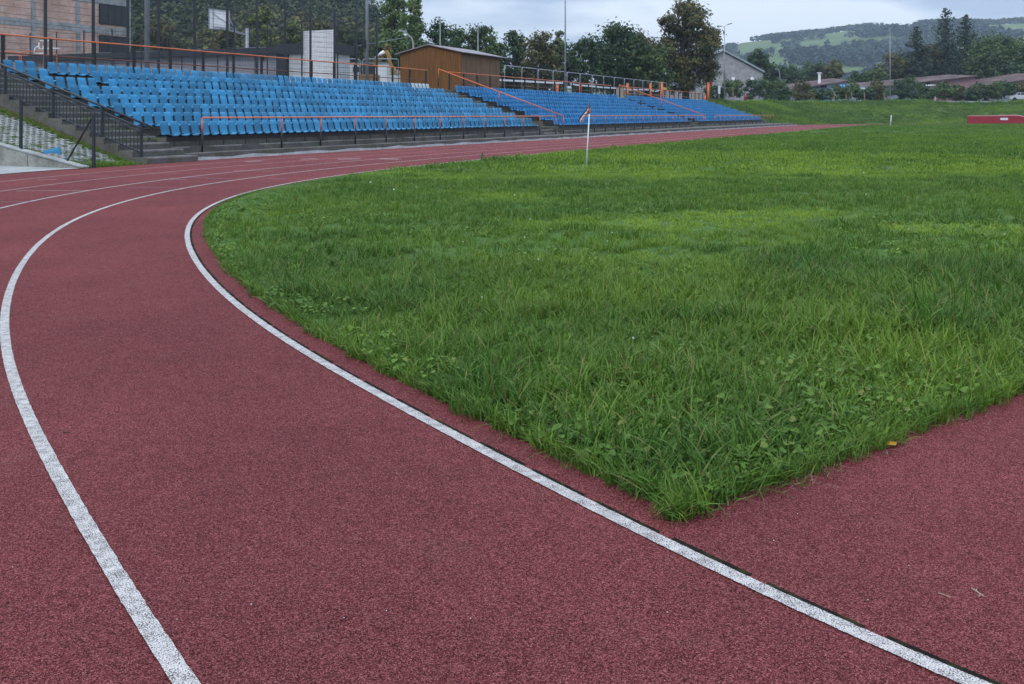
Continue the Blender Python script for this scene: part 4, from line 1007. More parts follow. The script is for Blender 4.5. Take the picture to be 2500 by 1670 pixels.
def curved_lamp(label, u, v0, Y, base, side, mat, reach, rise):
    x = X_(u, Y); zt = Z_(v0, Y); t = thing('street_lamp', label, 'street lamp', (x, Y, base), group='slim lamp posts around the stadium')
    m = MB(); m.tube([(x, Y, base-.2), (x, Y, zt-.9), (x+side*.12, Y, zt-.35), (x+side*.5, Y, zt), (x+side*reach, Y, zt+rise)], [.10, .085, .075, .06, .05], 8); m.build('pole', mat, t, True)
    m = MB(); m.bar((x+side*reach*.8, Y, zt+rise*.8), (x+side*(reach+.55), Y, zt+rise*1.15+.03), .28, .14); m.build('lamp_head', M['galv'], t)
curved_lamp('old concrete lamp post with one outreaching lamp behind the brown shed', 1009, 85, 92, 2.7, -1, M['beige'], .8, .35)
curved_lamp('curved street lamp between the concrete hall and the dark trees', 1904, 169, 185, 3., -1, M['galv'], .35, .02)
for lb, u, v0 in (('thin grey pole rising behind the ridge of the brown shed', 1074.5, 42), ('thin grey pole rising behind the far end of the brown shed roof', 1167, 60)):
    Y = 96.; x = X_(u, Y); t = thing('line_pole', lb, 'pole', (x, Y, 2.7), group='thin grey poles behind the shed')
    m = MB(); m.tube([(x, Y, 2.6), (x, Y, Z_(v0, Y))], [.055, .035], 8); m.build('shaft', M['galv'], t, True)
    m = MB(); m.tube([(x, Y, Z_(v0, Y)-.02), (x, Y, Z_(v0, Y)+.06)], .05, 8); m.build('cap', M['galv'], t, True)
m = MB(); pts = []
for i in range(13):
    f_ = i/12; u = 700+(1007-700)*f_; Y = 60+32*f_; v = 133+(88-133)*f_+8*4*f_*(1-f_)*.5; pts.append(P(u, v, Y))
m.tube(pts, .018, 5); tag(m.build('overhead_cable', M['galv']), 'thin overhead cable sagging from the old lamp post towards the court', 'cable')

# basketball hoop seen from behind
s_ = s_at(603, 22); x, y = SM(s_, 22); sx_ = lambda u, v: P(u, v, y)
t = thing('basketball_hoop', 'grey steel basketball stand with a white backboard behind the mesh fence', 'basketball hoop', (x, y, 2.7))
m = MB(); m.tube([(x, y, 2.6), (x, y, Z_(69, y))], .11, 10); m.build('post', M['galv'], t, True)
a = P(600, 84, y); b = P(556, 73, y-.6); c_ = P(537, 68, y-.9)
m = MB(); m.bar(a, c_, .13, .13); m.build('arm', M['galv'], t)
m = MB(); m.bar(P(577, 77, y-.3), P(561, 49, y-.7), .05, .05); m.bar(P(576, 77, y-.3), P(563, 66, y-.6), .05, .05); m.build('brace', M['galv'], t)
q = [P(510, 70, y-1.1), P(560, 73, y-.55), P(560, 28, y-.55), P(510, 21, y-1.1)]
dn = (Vector(q[1])-Vector(q[0])).cross(Vector((0, 0, 1))).normalized()*.05
V = [Vector(p)-dn for p in q]+[Vector(p)+dn for p in q]
m = MB(); m.add(V, [(0, 3, 2, 1), (4, 5, 6, 7), (0, 1, 5, 4), (1, 2, 6, 5), (2, 3, 7, 6), (3, 0, 4, 7)]); m.build('backboard', M['white_steel'], t)
m = MB(); ev = [Vector(p)+dn*1.3 for p in q]
for i in range(4): m.bar(ev[i], ev[(i+1) % 4], .07, .05)
m.bar(ev[0].lerp(ev[1], .2), ev[3].lerp(ev[2], .2), .05, .05); m.bar(ev[3].lerp(ev[2], .2).lerp(ev[0], .2), ev[1].lerp(ev[2], .25), .04, .04); m.bar(ev[0].lerp(ev[1], .2)+Vector((0, 0, .12)), ev[1]+Vector((0, 0, .12)), .05, .05); m.build('back_frame', M['galv'], t)
m = MB(); cx_, cy_, cz0 = (Vector(q[0])+Vector(q[1]))/2; rp = Vector((cx_, cy_, cz0+.25))-dn*8
m.tube([(rp.x+.22*math.cos(a_), rp.y+.22*math.sin(a_), rp.z) for a_ in np.linspace(0, 6.283, 17)], .012, 6); m.build('rim', M['orange'], t, True)
# white court panel
y = SM(21.3, 14)[1]; x0, x1 = X_(741, 58.2), X_(815, 57.2)
t = thing('court_panel', 'tall white board standing at the end of the court behind the mesh fence', 'panel', (x0, 58.2, 2.7))
m = MB(); V = [(x0, 58.2, 2.75), (x1, 57.2, 2.75), (x1, 57.2, Z_(72, 57.2)), (x0, 58.2, Z_(76, 58.2))]; V = V+[(a, b+.08, c) for a, b, c in V]
m.add(V, [(0, 1, 2, 3), (7, 6, 5, 4), (0, 4, 5, 1), (1, 5, 6, 2), (2, 6, 7, 3), (3, 7, 4, 0)]); m.build('board', M['white_steel'], t)
for f_ in (.02, .98):
    m = MB(); m.box(x0+(x1-x0)*f_-.05, x0+(x1-x0)*f_+.05, 58.36-f_, 58.46-f_, 2.6, 6.1); m.build('support', M['galv'], t)
m = MB(); m.box(x0, x1, 57.93, 57.98, 4.4, 4.45); 

# flat-roofed grey cabin building along the far end of the court
t = thing('flat_roof_building', 'long low grey clad building with dark flat roof edge behind the court', 'building', (24.2, 18, 2.7), 'S')
m = MB(); m.box(24.2, 29, 18.5, 42, 2.65, 5.1); m.build('wall', M['cladding'], t)
m = MB(); m.box(23.8, 29.4, 18.3, 42.4, 5.1, 5.5); m.build('roof', M['dark_cladding'], t)
for k in range(5):
    m = MB(); m.box(24.5, 25.6, 20+k*4.4, 22.2+k*4.4, 5.5, 5.58); m.build('skylight', M['galv'], t)
for k in range(7):
    m = MB(); m.box(24.17, 24.2, 20.5+k*3, 20.56+k*3, 2.7, 5.1); m.build('wall_joint', M['dark_cladding'], t)
m = MB(); m.box(24.08, 24.2, 19.8, 19.98, 4.72, 4.9); m.build('wall_lamp', M['black'], t)
t = thing('cabin', 'small light grey cabin with dark fascia and door beside the flat-roofed building', 'cabin', (23.4, 14.6, 2.7), 'S')
m = MB(); m.box(23.4, 26, 14.6, 18.1, 2.65, 5.0); m.build('wall', M['white_box'], t)
m = MB(); m.box(23.2, 26.2, 14.4, 18.25, 5.0, 5.6); m.build('roof', M['dark_cladding'], t)
m = MB(); m.box(23.36, 23.4, 15.0, 16.1, 2.7, 4.75); d2 = m.build('door', M['label_white'], t)
m = MB(); m.box(23.33, 23.36, 15.45, 15.7, 3.9, 4.05); m.build('red_sign', M['red_cover'], d2)
m = MB(); m.box(23.3, 23.38, 17.3, 18.2, 2.7, 5.0); m.build('corner_post', M['dark_cladding'], t)

# brick building with concrete frame
BM = 70.; s1_ = s_at(317, BM); s0_ = s1_-34
yb = lambda s: SM(s, BM)[1]
t = thing('brick_building', 'unfinished brick building with pale concrete frame and dark windows', 'building', (s1_, BM, 2.7), 'S')
Hc = yb(s1_-3)
z_b1 = Z_(72, Hc); z_b2 = Z_(6, Hc)
m = MB(); m.box(s0_, s1_, BM, BM+12, 2.6, 19); m.build('wall', M['brick'], t)
m = MB()
for z in (z_b1-.15, z_b2+.1, z_b2*2-z_b1+.4): m.box(s0_, s1_+.04, BM-.06, BM, z-.42, z+.38)
m.build('concrete_beam', M['pale_concrete'], t)
for u in (81, 190, 317):
    s = s_at(u, BM); wd = .55 if u != 317 else .75
    m = MB(); m.box(s-wd if u == 317 else s-wd/2, s+.05 if u == 317 else s+wd/2, BM-.09, BM, 2.6, 19); m.build('concrete_column', M['pale_concrete'], t)
sw0, sw1 = s_at(243, BM), s_at(309, BM)
for za, zb_ in ((z_b1+.65, z_b2-.38), (z_b1-3.8, z_b1-.85), (z_b2+.9, z_b2+3.8)):
    m = MB(); m.box(sw0, sw1, BM-.16, BM-.1, za, zb_); w_ = m.build('window', M['shutter'], t)
    m = MB(); m.box(sw0-.12, sw0, BM-.2, BM-.02, za-.1, zb_+.1); m.box(sw1, sw1+.12, BM-.2, BM-.02, za-.1, zb_+.1); m.box(sw0, sw1, BM-.2, BM-.02, zb_, zb_+.12); m.box(sw0, sw1, BM-.2, BM-.02, za-.12, za)
    for q in (.28, .52, .76): m.box(sw0+(sw1-sw0)*q-.03, sw0+(sw1-sw0)*q+.03, BM-.19, BM-.16, za, zb_)
    m.build('frame', M['black'], w_)
# orange tube barriers in front of it
for i, (ua, ub) in enumerate(((-35, 48), (52, 139))):
    s = 0; m_ = 12.; Y = 41.; xa, xb = X_(ua, Y), X_(ub, Y); za, zt = 2.7, Z_(126, Y)
    t = thing('tube_barrier', ('orange tube barrier at the edge of the photo behind the first back seats', 'orange tube barrier behind the white twisted pole')[i], 'barrier', (xa, Y, 2.7), group='orange tube barriers')
    m = MB(); m.tube([(xa, Y, za), (xa, Y, zt-.2), (xa+.06, Y, zt-.05), (xa+.2, Y, zt), (xb-.2, Y, zt), (xb-.06, Y, zt-.05), (xb, Y, zt-.2), (xb, Y, za)], .022, 8); m.build('frame', M['orange'], t, True)
    m = MB()
    for q in np.linspace(.1, .9, 8): m.bar((xa+(xb-xa)*q, Y, za+.1), (xa+(xb-xa)*q, Y, zt-.42), .016)
    m.bar((xa, Y, zt-.42), (xb, Y, zt-.42), .02); m.bar((xa, Y, za+.1), (xb, Y, za+.1), .02); m.build('bars', M['rust_rail'], t)
# white exercise pole with bent handles
x, y, _ = P(110, 100, 36.3)
t = thing('exercise_frame', 'white post with bent tube handles behind the broken gap in the back row', 'exercise equipment', (x, y, 2.5))
pp_ = lambda u, v: P(u, v, y)
m = MB(); m.tube([(x, y, 2.3), (x, y, Z_(116, y))], .055, 10); m.tube([(x, y, Z_(122, y)), (x, y, Z_(113, y))], .075, 10); m.build('post', M['white_steel'], t, True)
m = MB(); m.tube([pp_(u, v) for u, v in ((114, 118), (112, 126), (107, 130), (84, 131), (83, 128), (86, 118), (90, 115), (95, 113))], .026, 8); m.build('loop_handle', M['white_steel'], t, True)
m = MB(); m.tube([pp_(u, v) for u, v in ((124, 101), (122, 99), (98, 100))], .022, 8); m.tube([pp_(95, 104), pp_(95, 119), pp_(108, 119.5)], .024, 8); m.build('upper_handle', M['white_steel'], t, True)
m = MB(); m.tube([pp_(114, 118.5), pp_(147, 118.5)], .026, 8); m.build('side_handle', M['white_steel'], t, True)

# ------------------------------------------------------------------ shed, digger, site cabin, mobile fence
s0_, s1_, mA, mB = 30.4, 36.3, 9., 13.55; zb_, ze, za = 2.6, 5.30, 5.82
t = thing('wooden_shed', 'brown board shed with a low gable roof behind the gap between the seat blocks', 'shed', (s0_, mA, zb_), 'S')
mm = (mA+mB)/2+.1
m = MB()
m.add([(s0_, mA, zb_), (s0_, mB, zb_), (s0_, mB, ze), (s0_, mm, za), (s0_, mA, ze), (s0_+.05, mA, zb_), (s0_+.05, mB, zb_), (s0_+.05, mB, ze), (s0_+.05, mm, za), (s0_+.05, mA, ze)],
      [(0, 4, 3, 2, 1), (5, 6, 7, 8, 9), (0, 5, 9, 4), (1, 2, 7, 6)]); m.build('gable_wall', M['wood'], t)
m = MB(); m.box(s0_+.05, s1_, mA+.01, mA+.06, zb_, ze); m.box(s0_+.05, s1_, mB-.06, mB-.01, zb_, ze); m.box(s1_-.05, s1_, mA+.06, mB-.06, zb_, ze); m.build('side_wall', M['wood_grey'], t)
for mi_, (ma_, mb_) in enumerate(((mA-.3, mm), (mB+.35, mm))):
    z1_ = ze-.3*(za-ze)/(mm-mA)+.02; m = MB()
    V = [(s0_-.18, ma_, z1_), (s1_+.5, ma_, z1_-.02), (s1_+.5, mb_, za+.02), (s0_-.18, mb_, za+.02)]; V = V+[(a, b, c+.05) for a, b, c in V]
    m.add(V, MB.BF); m.build('roof', M['felt'], t)
# digger arm rising beside it
Y = 74.
t = thing('excavator', 'yellow digger with folded arm standing between the site cabin and the brown shed', 'excavator', (X_(915, Y), Y, 2.6))
def pq(u, v, dy=0): return Vector(P(u, v, Y+dy))
m = MB(); m.bar(pq(906, 172), pq(924, 146), .3, .26); m.bar(pq(922, 149), pq(943, 125), .28, .26); m.bar(pq(938, 130), pq(948, 128), .24, .2); m.build('boom', M['yellow'], t)
m = MB(); m.bar(pq(942, 124), pq(952, 142), .26, .26); m.bar(pq(947, 138), pq(958, 168), .24, .22); m.build('stick', M['yellow'], t)
m = MB(); m.tube([pq(915, 142, -.3), pq(927, 134, -.3)], .10, 8); m.tube([pq(927, 134, -.3), pq(938, 126, -.3)], .14, 8, 1); m.build('cylinder', [M['galv'], M['white_steel']], t, True)
m = MB(); pb = [pq(955, 165), pq(963, 165), pq(967, 172), pq(962, 180), pq(953, 178), pq(956, 171)]
V = [p+Vector((0, -.45, 0)) for p in pb]+[p+Vector((0, .45, 0)) for p in pb]; m.add(V, [tuple(range(6)), tuple(range(11, 5, -1))]+[(i, i+6, (i+1) % 6+6, (i+1) % 6) for i in range(6)]); m.build('bucket', M['yellow'], t)
m = MB(); b0 = pq(880, 200); m.box(b0.x, b0.x+1.3, Y-1, Y+1.2, 3.3, Z_(182, Y)); m.build('body', M['yellow'], t)
m = MB(); m.box(b0.x+.15, b0.x+1.0, Y-.9, Y-.2, Z_(182, Y), Z_(160, Y)+.1); m.build('cab', M['shutter'], t)
for q in (-.8, .8):
    m = MB(); m.box(b0.x-.5, b0.x+2.2, Y+q-.25, Y+q+.25, 2.65, 3.35); m.build('track', M['tyre'], t)
yl = np.random.default_rng(5); bx = P(947, 114, 86)
tree('bush', 'withered yellow leaf cluster above the arm of the yellow digger', 'bush', 947, 107, 86, 9, 124, leafmat('withered_leaves', [(0., (.14,.11,.04)), (1., (.32,.25,.12))]), 150, .3, 9, 'round', base=3.6, seed=9, trunk=False)
m = MB(); Yc = 80.
t = thing('site_cabin', 'white site cabin with dark windows beside the digger', 'cabin', (X_(822, Yc), Yc, 2.7))
m.box(X_(818, Yc), X_(944, Yc), Yc, Yc+2.5, 2.7, Z_(155, Yc)); m.build('wall', M['white_box'], t)
for ua, ub in ((832, 850), (862, 880)):
    m = MB(); m.box(X_(ua, Yc), X_(ub, Yc), Yc-.03, Yc, Z_(176, Yc), Z_(163, Yc)); m.build('window', M['shutter'], t)
m = MB(); m.box(X_(816, Yc), X_(945, Yc), Yc-.1, Yc+2.6, Z_(155, Yc), Z_(153, Yc)); m.build('roof', M['galv'], t)
t = thing('rubble_skip', 'white skip piled with broken rubble next to the shed wall', 'skip', (X_(950, 76), 76, 2.7))
m = MB(); xa, xb = X_(946, 76.), X_(980, 76.)
m.add([(xa+.25, 76, 2.7), (xb-.2, 76, 2.7), (xb-.2, 77.5, 2.7), (xa+.25, 77.5, 2.7), (xa, 75.9, 4.35), (xb, 75.9, 4.3), (xb, 77.6, 4.3), (xa, 77.6, 4.35)], [(0,3,2,1),(0,1,5,4),(1,2,6,5),(2,3,7,6),(3,0,4,7)]); m.build('bin', M['white_box'], t)
m = MB()
for _ in range(40):
    px_, py_ = random.uniform(xa+.1, xb-.1), random.uniform(76, 77.5); s = random.uniform(.08, .2); z = 4.25+random.uniform(0, .35)
    m.bar((px_, py_, z), (px_+random.uniform(-.3, .3), py_+random.uniform(-.2, .2), z+random.uniform(-.1, .15)), s, s*.6)
m.build('rubble', M['beige'], t)
def panel(label, p, q, z0, z1):
    p, q = Vector((*p, 0)), Vector((*q, 0)); d_ = (q-p).normalized(); z_ = Vector((0, 0, 1))
    t = thing('mobile_fence_panel', label, 'fence panel', (p.x, p.y, z0), group='grey mobile site fence panels behind the terrace')
    a, b = p+d_*.05, q-d_*.05; r = .16
    m = MB(); m.tube([a+z_*z0, a+z_*(z1-r), a+z_*(z1-r*.3)+d_*r*.3, a+z_*z1+d_*r, b+z_*z1-d_*r, b+z_*(z1-r*.3)-d_*r*.3, b+z_*(z1-r), b+z_*z0], .034, 8); m.build('frame', M['galv'], t, True)
    m = MB()
    for z in np.arange(z0+.3, z1-.1, .3): m.bar(a+z_*z, b+z_*z, .008)
    L = (b-a).length
    for l in np.arange(.15, L, .15): m.bar(a+d_*l+z_*(z0+.1), a+d_*l+z_*(z1-.05), .006)
    m.build('mesh', M['anthracite'], t)
    m = MB(); m.box(p.x-.3, p.x+.3, p.y-.12, p.y+.12, z0-.02, z0+.12); m.build('foot', M['tyre'], t)
s = s_at(1231, 11.); i = 0; se = s_at(1628, 11.)
st_ = (se-s)/14
for i in range(14): panel(f'grey mobile fence panel with round corners, {ordn(i)} from the shed towards the orange post', SM(s+st_*i, 11.), SM(s+st_*(i+1), 11.), 2.72, 5.0)
for i, (ua, ub) in enumerate(((760, 819), (819, 880), (884, 975))):
    panel(('grey mobile fence panel behind the white court panel', 'grey mobile fence panel with its round corner next to the grey mast', 'grey mobile fence panel in front of the digger')[i], (X_(ua, 66.), 66.), (X_(ub, 66.), 66.), 2.72, Z_(144, 66))
def tape(label, pts, mat):
    m = MB(); V = []
    for p in pts: V += [(p[0], p[1], p[2]), (p[0], p[1], p[2]+.14)]
    k = len(pts); V2 = V+[(a, b+.012, c) for a, b, c in V]
    Fc = [(2*i, 2*i+2, 2*i+3, 2*i+1) for i in range(k-1)]+[(2*k+2*i+1, 2*k+2*i+3, 2*k+2*i+2, 2*k+2*i) for i in range(k-1)]
    m.add(V2, Fc); tag(m.build('barrier_tape', mat), label, 'barrier tape', 'barrier tapes on the mobile fence')
def tp(u, v, m_=10.8): s = s_at(u, m_); x, y = SM(s, m_); return (x, y, Z_(v, y))
tape('white barrier tape stretched from the shed towards the tall slim mast', [tp(u, v) for u, v in ((1219, 197.5), (1260, 199.5), (1310, 202), (1350, 204), (1376, 204.5))], M['white_steel'])
tape('pinkish barrier tape sagging between the slim mast and the first beige box', [tp(u, v) for u, v in ((1392, 206), (1410, 209.5), (1435, 211.5), (1470, 215), (1505, 217))], M['label_white'])
tape('wavy barrier tape hanging left of the tallest orange bollard', [tp(u, v) for u, v in ((1523, 219), (1535, 221), (1560, 220), (1585, 221), (1600, 224.5), (1618, 221))], M['label_white'])
OG = 'orange steel bollards behind the terrace'
for lb, u, v0, r in (('small orange bollard top near the tall slim mast, on its left', 1361, 206, .1), ('small orange bollard top on the right of the tall slim mast', 1417, 206, .1), ('orange bollard right of the first beige box', 1532, 204.5, .11), ('orange bollard one step before the yellow sign', 1588, 204.5, .11),
                     ('taller orange bollard next to the yellow sign', 1616, 202, .13), ('tallest orange post standing alone at the far end of the seats', 1729, 202.5, .16), ('short orange stub beside the tallest orange post', 1721.5, 232, .1)):
    s = s_at(u, 8.35); x, y = SM(s, 8.35); t = thing('orange_bollard', lb, 'bollard', (x, y, 2.7), group=OG); zt = Z_(v0, y)
    m = MB(); m.tube([(x, y, 2.6), (x, y, zt-.05)], r, 10); m.build('post', M['orange'], t, True)
    m = MB(); m.tube([(x, y, zt-.05), (x, y, zt), (x, y, zt+.05)], [r*1.12, r*1.12, r*.7], 10); m.build('cap', M['orange_pale'], t, True)
for lb, ua, ub, v0 in (('beige cabinet at the top of the far aisle', 1505.5, 1521.5, 213.5), ('beige cabinet near the far end of the back railing', 1695, 1709, 227)):
    s = s_at(ua, 8.3); x, y = SM(s, 8.3); w_ = (ub-ua)*y/F; t = thing('cabinet', lb, 'cabinet', (x, y, 2.7), group='beige cabinets behind the back row'); zt = Z_(v0, y)
    m = MB(); m.box(x, x+w_, y, y+.5, 2.7, zt-.05); m.build('case', M['beige'], t); m = MB(); m.box(x-.03, x+w_+.03, y-.03, y+.53, zt-.05, zt); m.build('lid', M['beige'], t)
x, y = SM(s_at(1623, 10.7), 10.7); t = thing('warning_sign', 'small yellow sign hung on the mobile fence by the orange bollard', 'sign', (x, y, 4.5))
m = MB(); hw = 4*y/F; m.box(x-hw, x+hw, y-.02, y+.01, Z_(219, y), Z_(213.5, y)); m.build('board', M['yellow_sign'], t); m = MB(); m.box(x-.03, x+.03, y+.012, y+.05, 2.7, Z_(214, y)); m.build('post', M['galv'], t)

# thin green wire fence down the bank at the end of the terrace
t = thing('bank_fence', 'thin dark fence stepping down the grass bank at the end of the seats', 'fence', (97, .3, 0), 'S')
fpos = [(1957-54, 284+10, 305)]
prev = None; m2 = MB()
for u, v0, v1 in ((1740, 241, 258), (1763, 243, 263), (1802, 249, 268), (1838, 259, 279), (1874, 271, 292), (1903, 281, 303)):
    m_ = 8.2-7.9*(u-1740)/163; s = 97.2; x, y = SM(s, m_); pA = Vector((s, m_, Z_(v1, y)-.2)); pB = Vector((s, m_, Z_(v0, y)))
    m = MB(); m.bar(pA, pB, .06); m.build('post', M['anthracite'], t)
    if prev:
        for f_ in (.15, .55, .98): m2.bar(prev[0].lerp(prev[1], f_), pA.lerp(pB, f_), .02)
    prev = (pA, pB)
m2.build('wires', M['anthracite'], t)

# ------------------------------------------------------------------ far buildings
Y = 190.
def zv(v): return Z_(v, Y)
t = thing('concrete_hall', 'grey block hall with a long sloping gable roof edge behind the terrace end', 'building', (X_(1765, Y), Y, 3.))
prof = [(X_(1668, Y), 3.), (X_(1862, Y), 3.), (X_(1862, Y), zv(178)), (X_(1765, Y), zv(126)), (X_(1668, Y), zv(178))]
m = MB(); m.prism(prof, Y, Y+30); m.build('wall', M['hall'], t)
for a, b in (((1765, 124.5), (1865, 177.5)), ((1765, 124.5), (1664, 177.5))):
    m = MB(); V = [(X_(a[0], Y), Y-.5, zv(a[1])), (X_(b[0], Y), Y-.5, zv(b[1])), (X_(b[0], Y), Y+30.5, zv(b[1])), (X_(a[0], Y), Y+30.5, zv(a[1]))]
    V = V+[(p, q, r+.35) for p, q, r in V]; m.add(V, [f[::-1] for f in MB.BF] if b[0] < a[0] else MB.BF); m.build('roof', M['galv'], t)
m = MB(); m.box(X_(1724, Y), X_(1735, Y), Y-1.2, Y, 3., zv(140)); m.build('brick_pier', M['red_brick'], t)
m = MB(); m.box(X_(1736, Y), X_(1764, Y), Y-.9, Y, 3., zv(176)); m.box(X_(1736, Y), X_(1767, Y), Y-1.1, Y, zv(176), zv(173)); m.build('porch', M['hall'], t)
m = MB(); m.box(X_(1845, Y), X_(1854, Y), Y-.05, Y, zv(214), zv(206)); m.build('opening', M['black'], t)
m = MB(); m.box(X_(1784, Y), X_(1861, Y), Y-.35, Y-.0, 3., zv(206)); m.build('plinth', M['cladding'], t)
for u, v in ((1790, 192), (1836, 192)):
    m = MB(); m.tube([(X_(u, Y), Y-.1, zv(v)), (X_(u, Y), Y+.01, zv(v))], .35, 12); m.build('round_vent', M['white_steel'], t)
m = MB(); m.tube([(X_(1772.5, Y), Y+3, zv(126)), (X_(1772.5, Y), Y+3, zv(118))], .5, 10); m.build('roof_vent', M['galv'], t)
t = thing('white_notice_board', 'white upright notice board on the platform past the tallest orange post', 'sign', (X_(1755.5, 140.), 140., 2.9))
m = MB(); m.box(X_(1753, 140.), X_(1758.5, 140.), 139.95, 140., Z_(229, 140.), Z_(209, 140.)); m.build('board', M['label_white'], t); m = MB(); m.box(X_(1755, 140.), X_(1756.5, 140.), 140.005, 140.1, 2.8, Z_(210, 140.)); m.build('post', M['galv'], t)
t = thing('hydrant', 'small red hydrant on the bank top before the bushes', 'hydrant', (X_(1820, 156.), 156., 3.2))
m = MB(); m.tube([(X_(1820, 156.), 156., 3.1), (X_(1820, 156.), 156., Z_(237, 156.))], .28, 10); m.build('body', M['red_brick'], t); m = MB(); m.tube([(X_(1818.5, 156.), 156., Z_(236.5, 156.)), (X_(1822.5, 156.), 156., Z_(235, 156.))], .3, 8); m.build('head', M['red_cover'], t)
def low_shed(label, Y, ua, va, ub, vb, wall_u0, wall_mat, depth, vwall=None):
    """pitched roof whose long slope faces the viewer and rises to the gable end at ub"""
    t = thing('low_shed', label, 'shed', (X_(ua, Y), Y, 3.1), group='low sheds with brown roofs beyond the bank')
    xa, xb = X_(ua, Y), X_(ub, Y); za, zb2 = Z_(va, Y), Z_(vb, Y); xw = X_(wall_u0, Y)
    m = MB(); V = [(xw, Y+.3, 3.), (xb-.2, Y+.3, 3.), (xb-.2, Y+.3, zb2-.25), (xw, Y+.3, za+(zb2-za)*(xw-xa)/(xb-xa)-.25)]; V = V+[(x, Y+depth, z) for x, y, z in V]
    m.add(V, [(0, 1, 2, 3), (7, 6, 5, 4), (0, 4, 5, 1), (1, 5, 6, 2), (2, 6, 7, 3), (3, 7, 4, 0)]); m.build('wall', wall_mat, t)
    m = MB(); V = [(xa, Y-.6, za-.55), (xb, Y-.3, zb2-.15), (xb, Y+depth+.5, zb2+.6), (xa, Y+depth+.5, za+.6)]; V = V+[(x, y, z+.16) for x, y, z in V]; m.add(V, MB.BF); m.build('roof', M['tile'], t)
    m = MB(); m.box(xa+.3, xw-.02, Y+.8, Y+1., 3., za-.3+(zb2-za)*.2); m.build('back_wall', M['blue_wall'], t)
    m = MB(); 
    for q in np.linspace(.05, .6, 4): xx_ = xa+(xw-xa)*q; m.box(xx_-.12, xx_+.12, Y, Y+.25, 3., za-.55+(zb2-za)*(xx_-xa)/(xb-xa)); 
    m.build('roof_post', M['stake'], t)
    return t
t1 = low_shed('low open shed with brown roof and pale blue end wall, nearest the concrete hall', 192., 1930, 214, 2072, 196, 2020, M['blue_wall'], 9)
m = MB(); x, Yp = X_(2000.5, 195.), 195.; m.tube([(x, Yp, Z_(202, 192.)-1.2), (x, Yp, Z_(179, 195.))], .28, 8); m.tube([(x, Yp, Z_(179, 195.)), (x, Yp, Z_(177, 195.))], .5, 8); 
tag(m.build('flue_pipe', M['white_steel']), 'white flue pipe rising from the low shed roof', 'pipe')
low_shed('long low shed with brown roof rising to a dusty pink gable end', 190., 2090, 212, 2386, 185, 2272, M['pink_wall'], 12)
low_shed('low shed with patched brown roof and pink end wall at the photo edge', 184., 2384, 212, 2560, 182, 2475, M['pink_wall'], 12)
m = MB(); m.box(X_(2095, 186.), X_(2119, 186.), 186, 188, 3.1, Z_(214, 186.)); tag(m.build('white_hut', M['white_box']), 'small white wall of a hut under the long brown roof', 'hut')
m = MB(); V = [(X_(2250, 186.), 185, Z_(211, 186.)), (X_(2281, 186.), 185, Z_(209, 186.)), (X_(2281, 186.), 189, Z_(207, 186.)), (X_(2250, 186.), 189, Z_(209, 186.))]; V = V+[(a, b, c+.12) for a, b, c in V]; m.add(V, MB.BF)
for u in (2252, 2279): m.box(X_(u, 186.)-.06, X_(u, 186.)+.06, 185.2, 185.3, 3., Z_(211, 186.)+.05)
tag(m.build('awning', M['white_box']), 'white awning in front of the pink gable end', 'awning')
for i, (ua, ub, v0, v1, lb) in enumerate(((2044, 2067, 207, 213.5, 'domed bright blue tarpaulin left of its twin'), (2068, 2090, 206, 212, 'domed bright blue tarpaulin right of its twin'))):
    x, w_ = X_((ua+ub)/2, 180.), (ub-ua)/2*180/F; V = []; Q = []
    for a in range(7):
        for b in range(14):
            th, ph = a/6*math.pi/2, b/14*2*math.pi; V.append((x+w_*math.cos(th)*math.cos(ph), 180+w_*math.cos(th)*math.sin(ph), Z_(v1, 180.)+(Z_(v0, 180.)-Z_(v1, 180.))*math.sin(th)+.05*math.sin(5*ph)*math.cos(th)))
    for a in range(6):
        for b in range(14): Q.append((a*14+b, a*14+(b+1) % 14, (a+1)*14+(b+1) % 14, (a+1)*14+b))
    t = thing('tarpaulin_heap', lb, 'tarpaulin', (x, 180., 3.1), group='bright blue tarpaulin heaps')
    m = MB(); m.add(V, Q); m.build('cover', M['blue_tarp'], t, True); m = MB(); m.box(x-w_*.9, x+w_*.9, 180-w_*.9, 180+w_*.9, 3., Z_(v1, 180.)+.02); m.build('stack', M['blue_wall'], t)
m = MB(); x = X_(2007, 186.); m.add([(x-.9, 185, 3.), (x+.9, 185, 3.), (x+.9, 186.2, 3.), (x-.9, 186.2, 3.), (x-.8, 185.1, Z_(219, 186.)), (x+.8, 185.1, Z_(218, 186.)), (x+.75, 186.1, Z_(218, 186.)), (x-.7, 186.1, Z_(219, 186.))], MB.BF); tag(m.build('blue_tank', M['blue_tarp']), 'blue tank standing under the open brown roof', 'tank')
# parked car at the edge
Y = 168.; x0 = X_(2465, Y); t = thing('parked_car', 'white car parked behind the bank at the edge of the photo', 'car', (x0, Y, 3.2))
prof = [(0, .35), (0, .75), (.15, .95), (1.1, 1.05), (1.8, 1.5), (3.2, 1.52), (4.0, 1.1), (4.4, 1.0), (4.45, .35)]
zz0 = 3.55
m = MB(); V = [(x0+a, Y, zz0+b) for a, b in prof]+[(x0+a, Y+1.7, zz0+b) for a, b in prof]; k = len(prof); m.add(V, [tuple(range(k)), tuple(range(2*k-1, k-1, -1))]+[(i, i+k, (i+1) % k+k, (i+1) % k) for i in range(k)]); m.build('body', M['car'], t)
for (a, b, c_, d_) in ((1.25, 1.85, 1.08, 1.44), (1.95, 2.6, 1.06, 1.46), (2.7, 3.5, 1.06, 1.44)):
    m = MB(); m.add([(x0+a, Y-.012, zz0+c_), (x0+b+.05, Y-.012, zz0+c_), (x0+b-.03, Y-.012, zz0+d_), (x0+a+.35*(a < 1.5), Y-.012, zz0+d_)], [(0, 1, 2, 3)]); m.build('window', M['glass'], t)
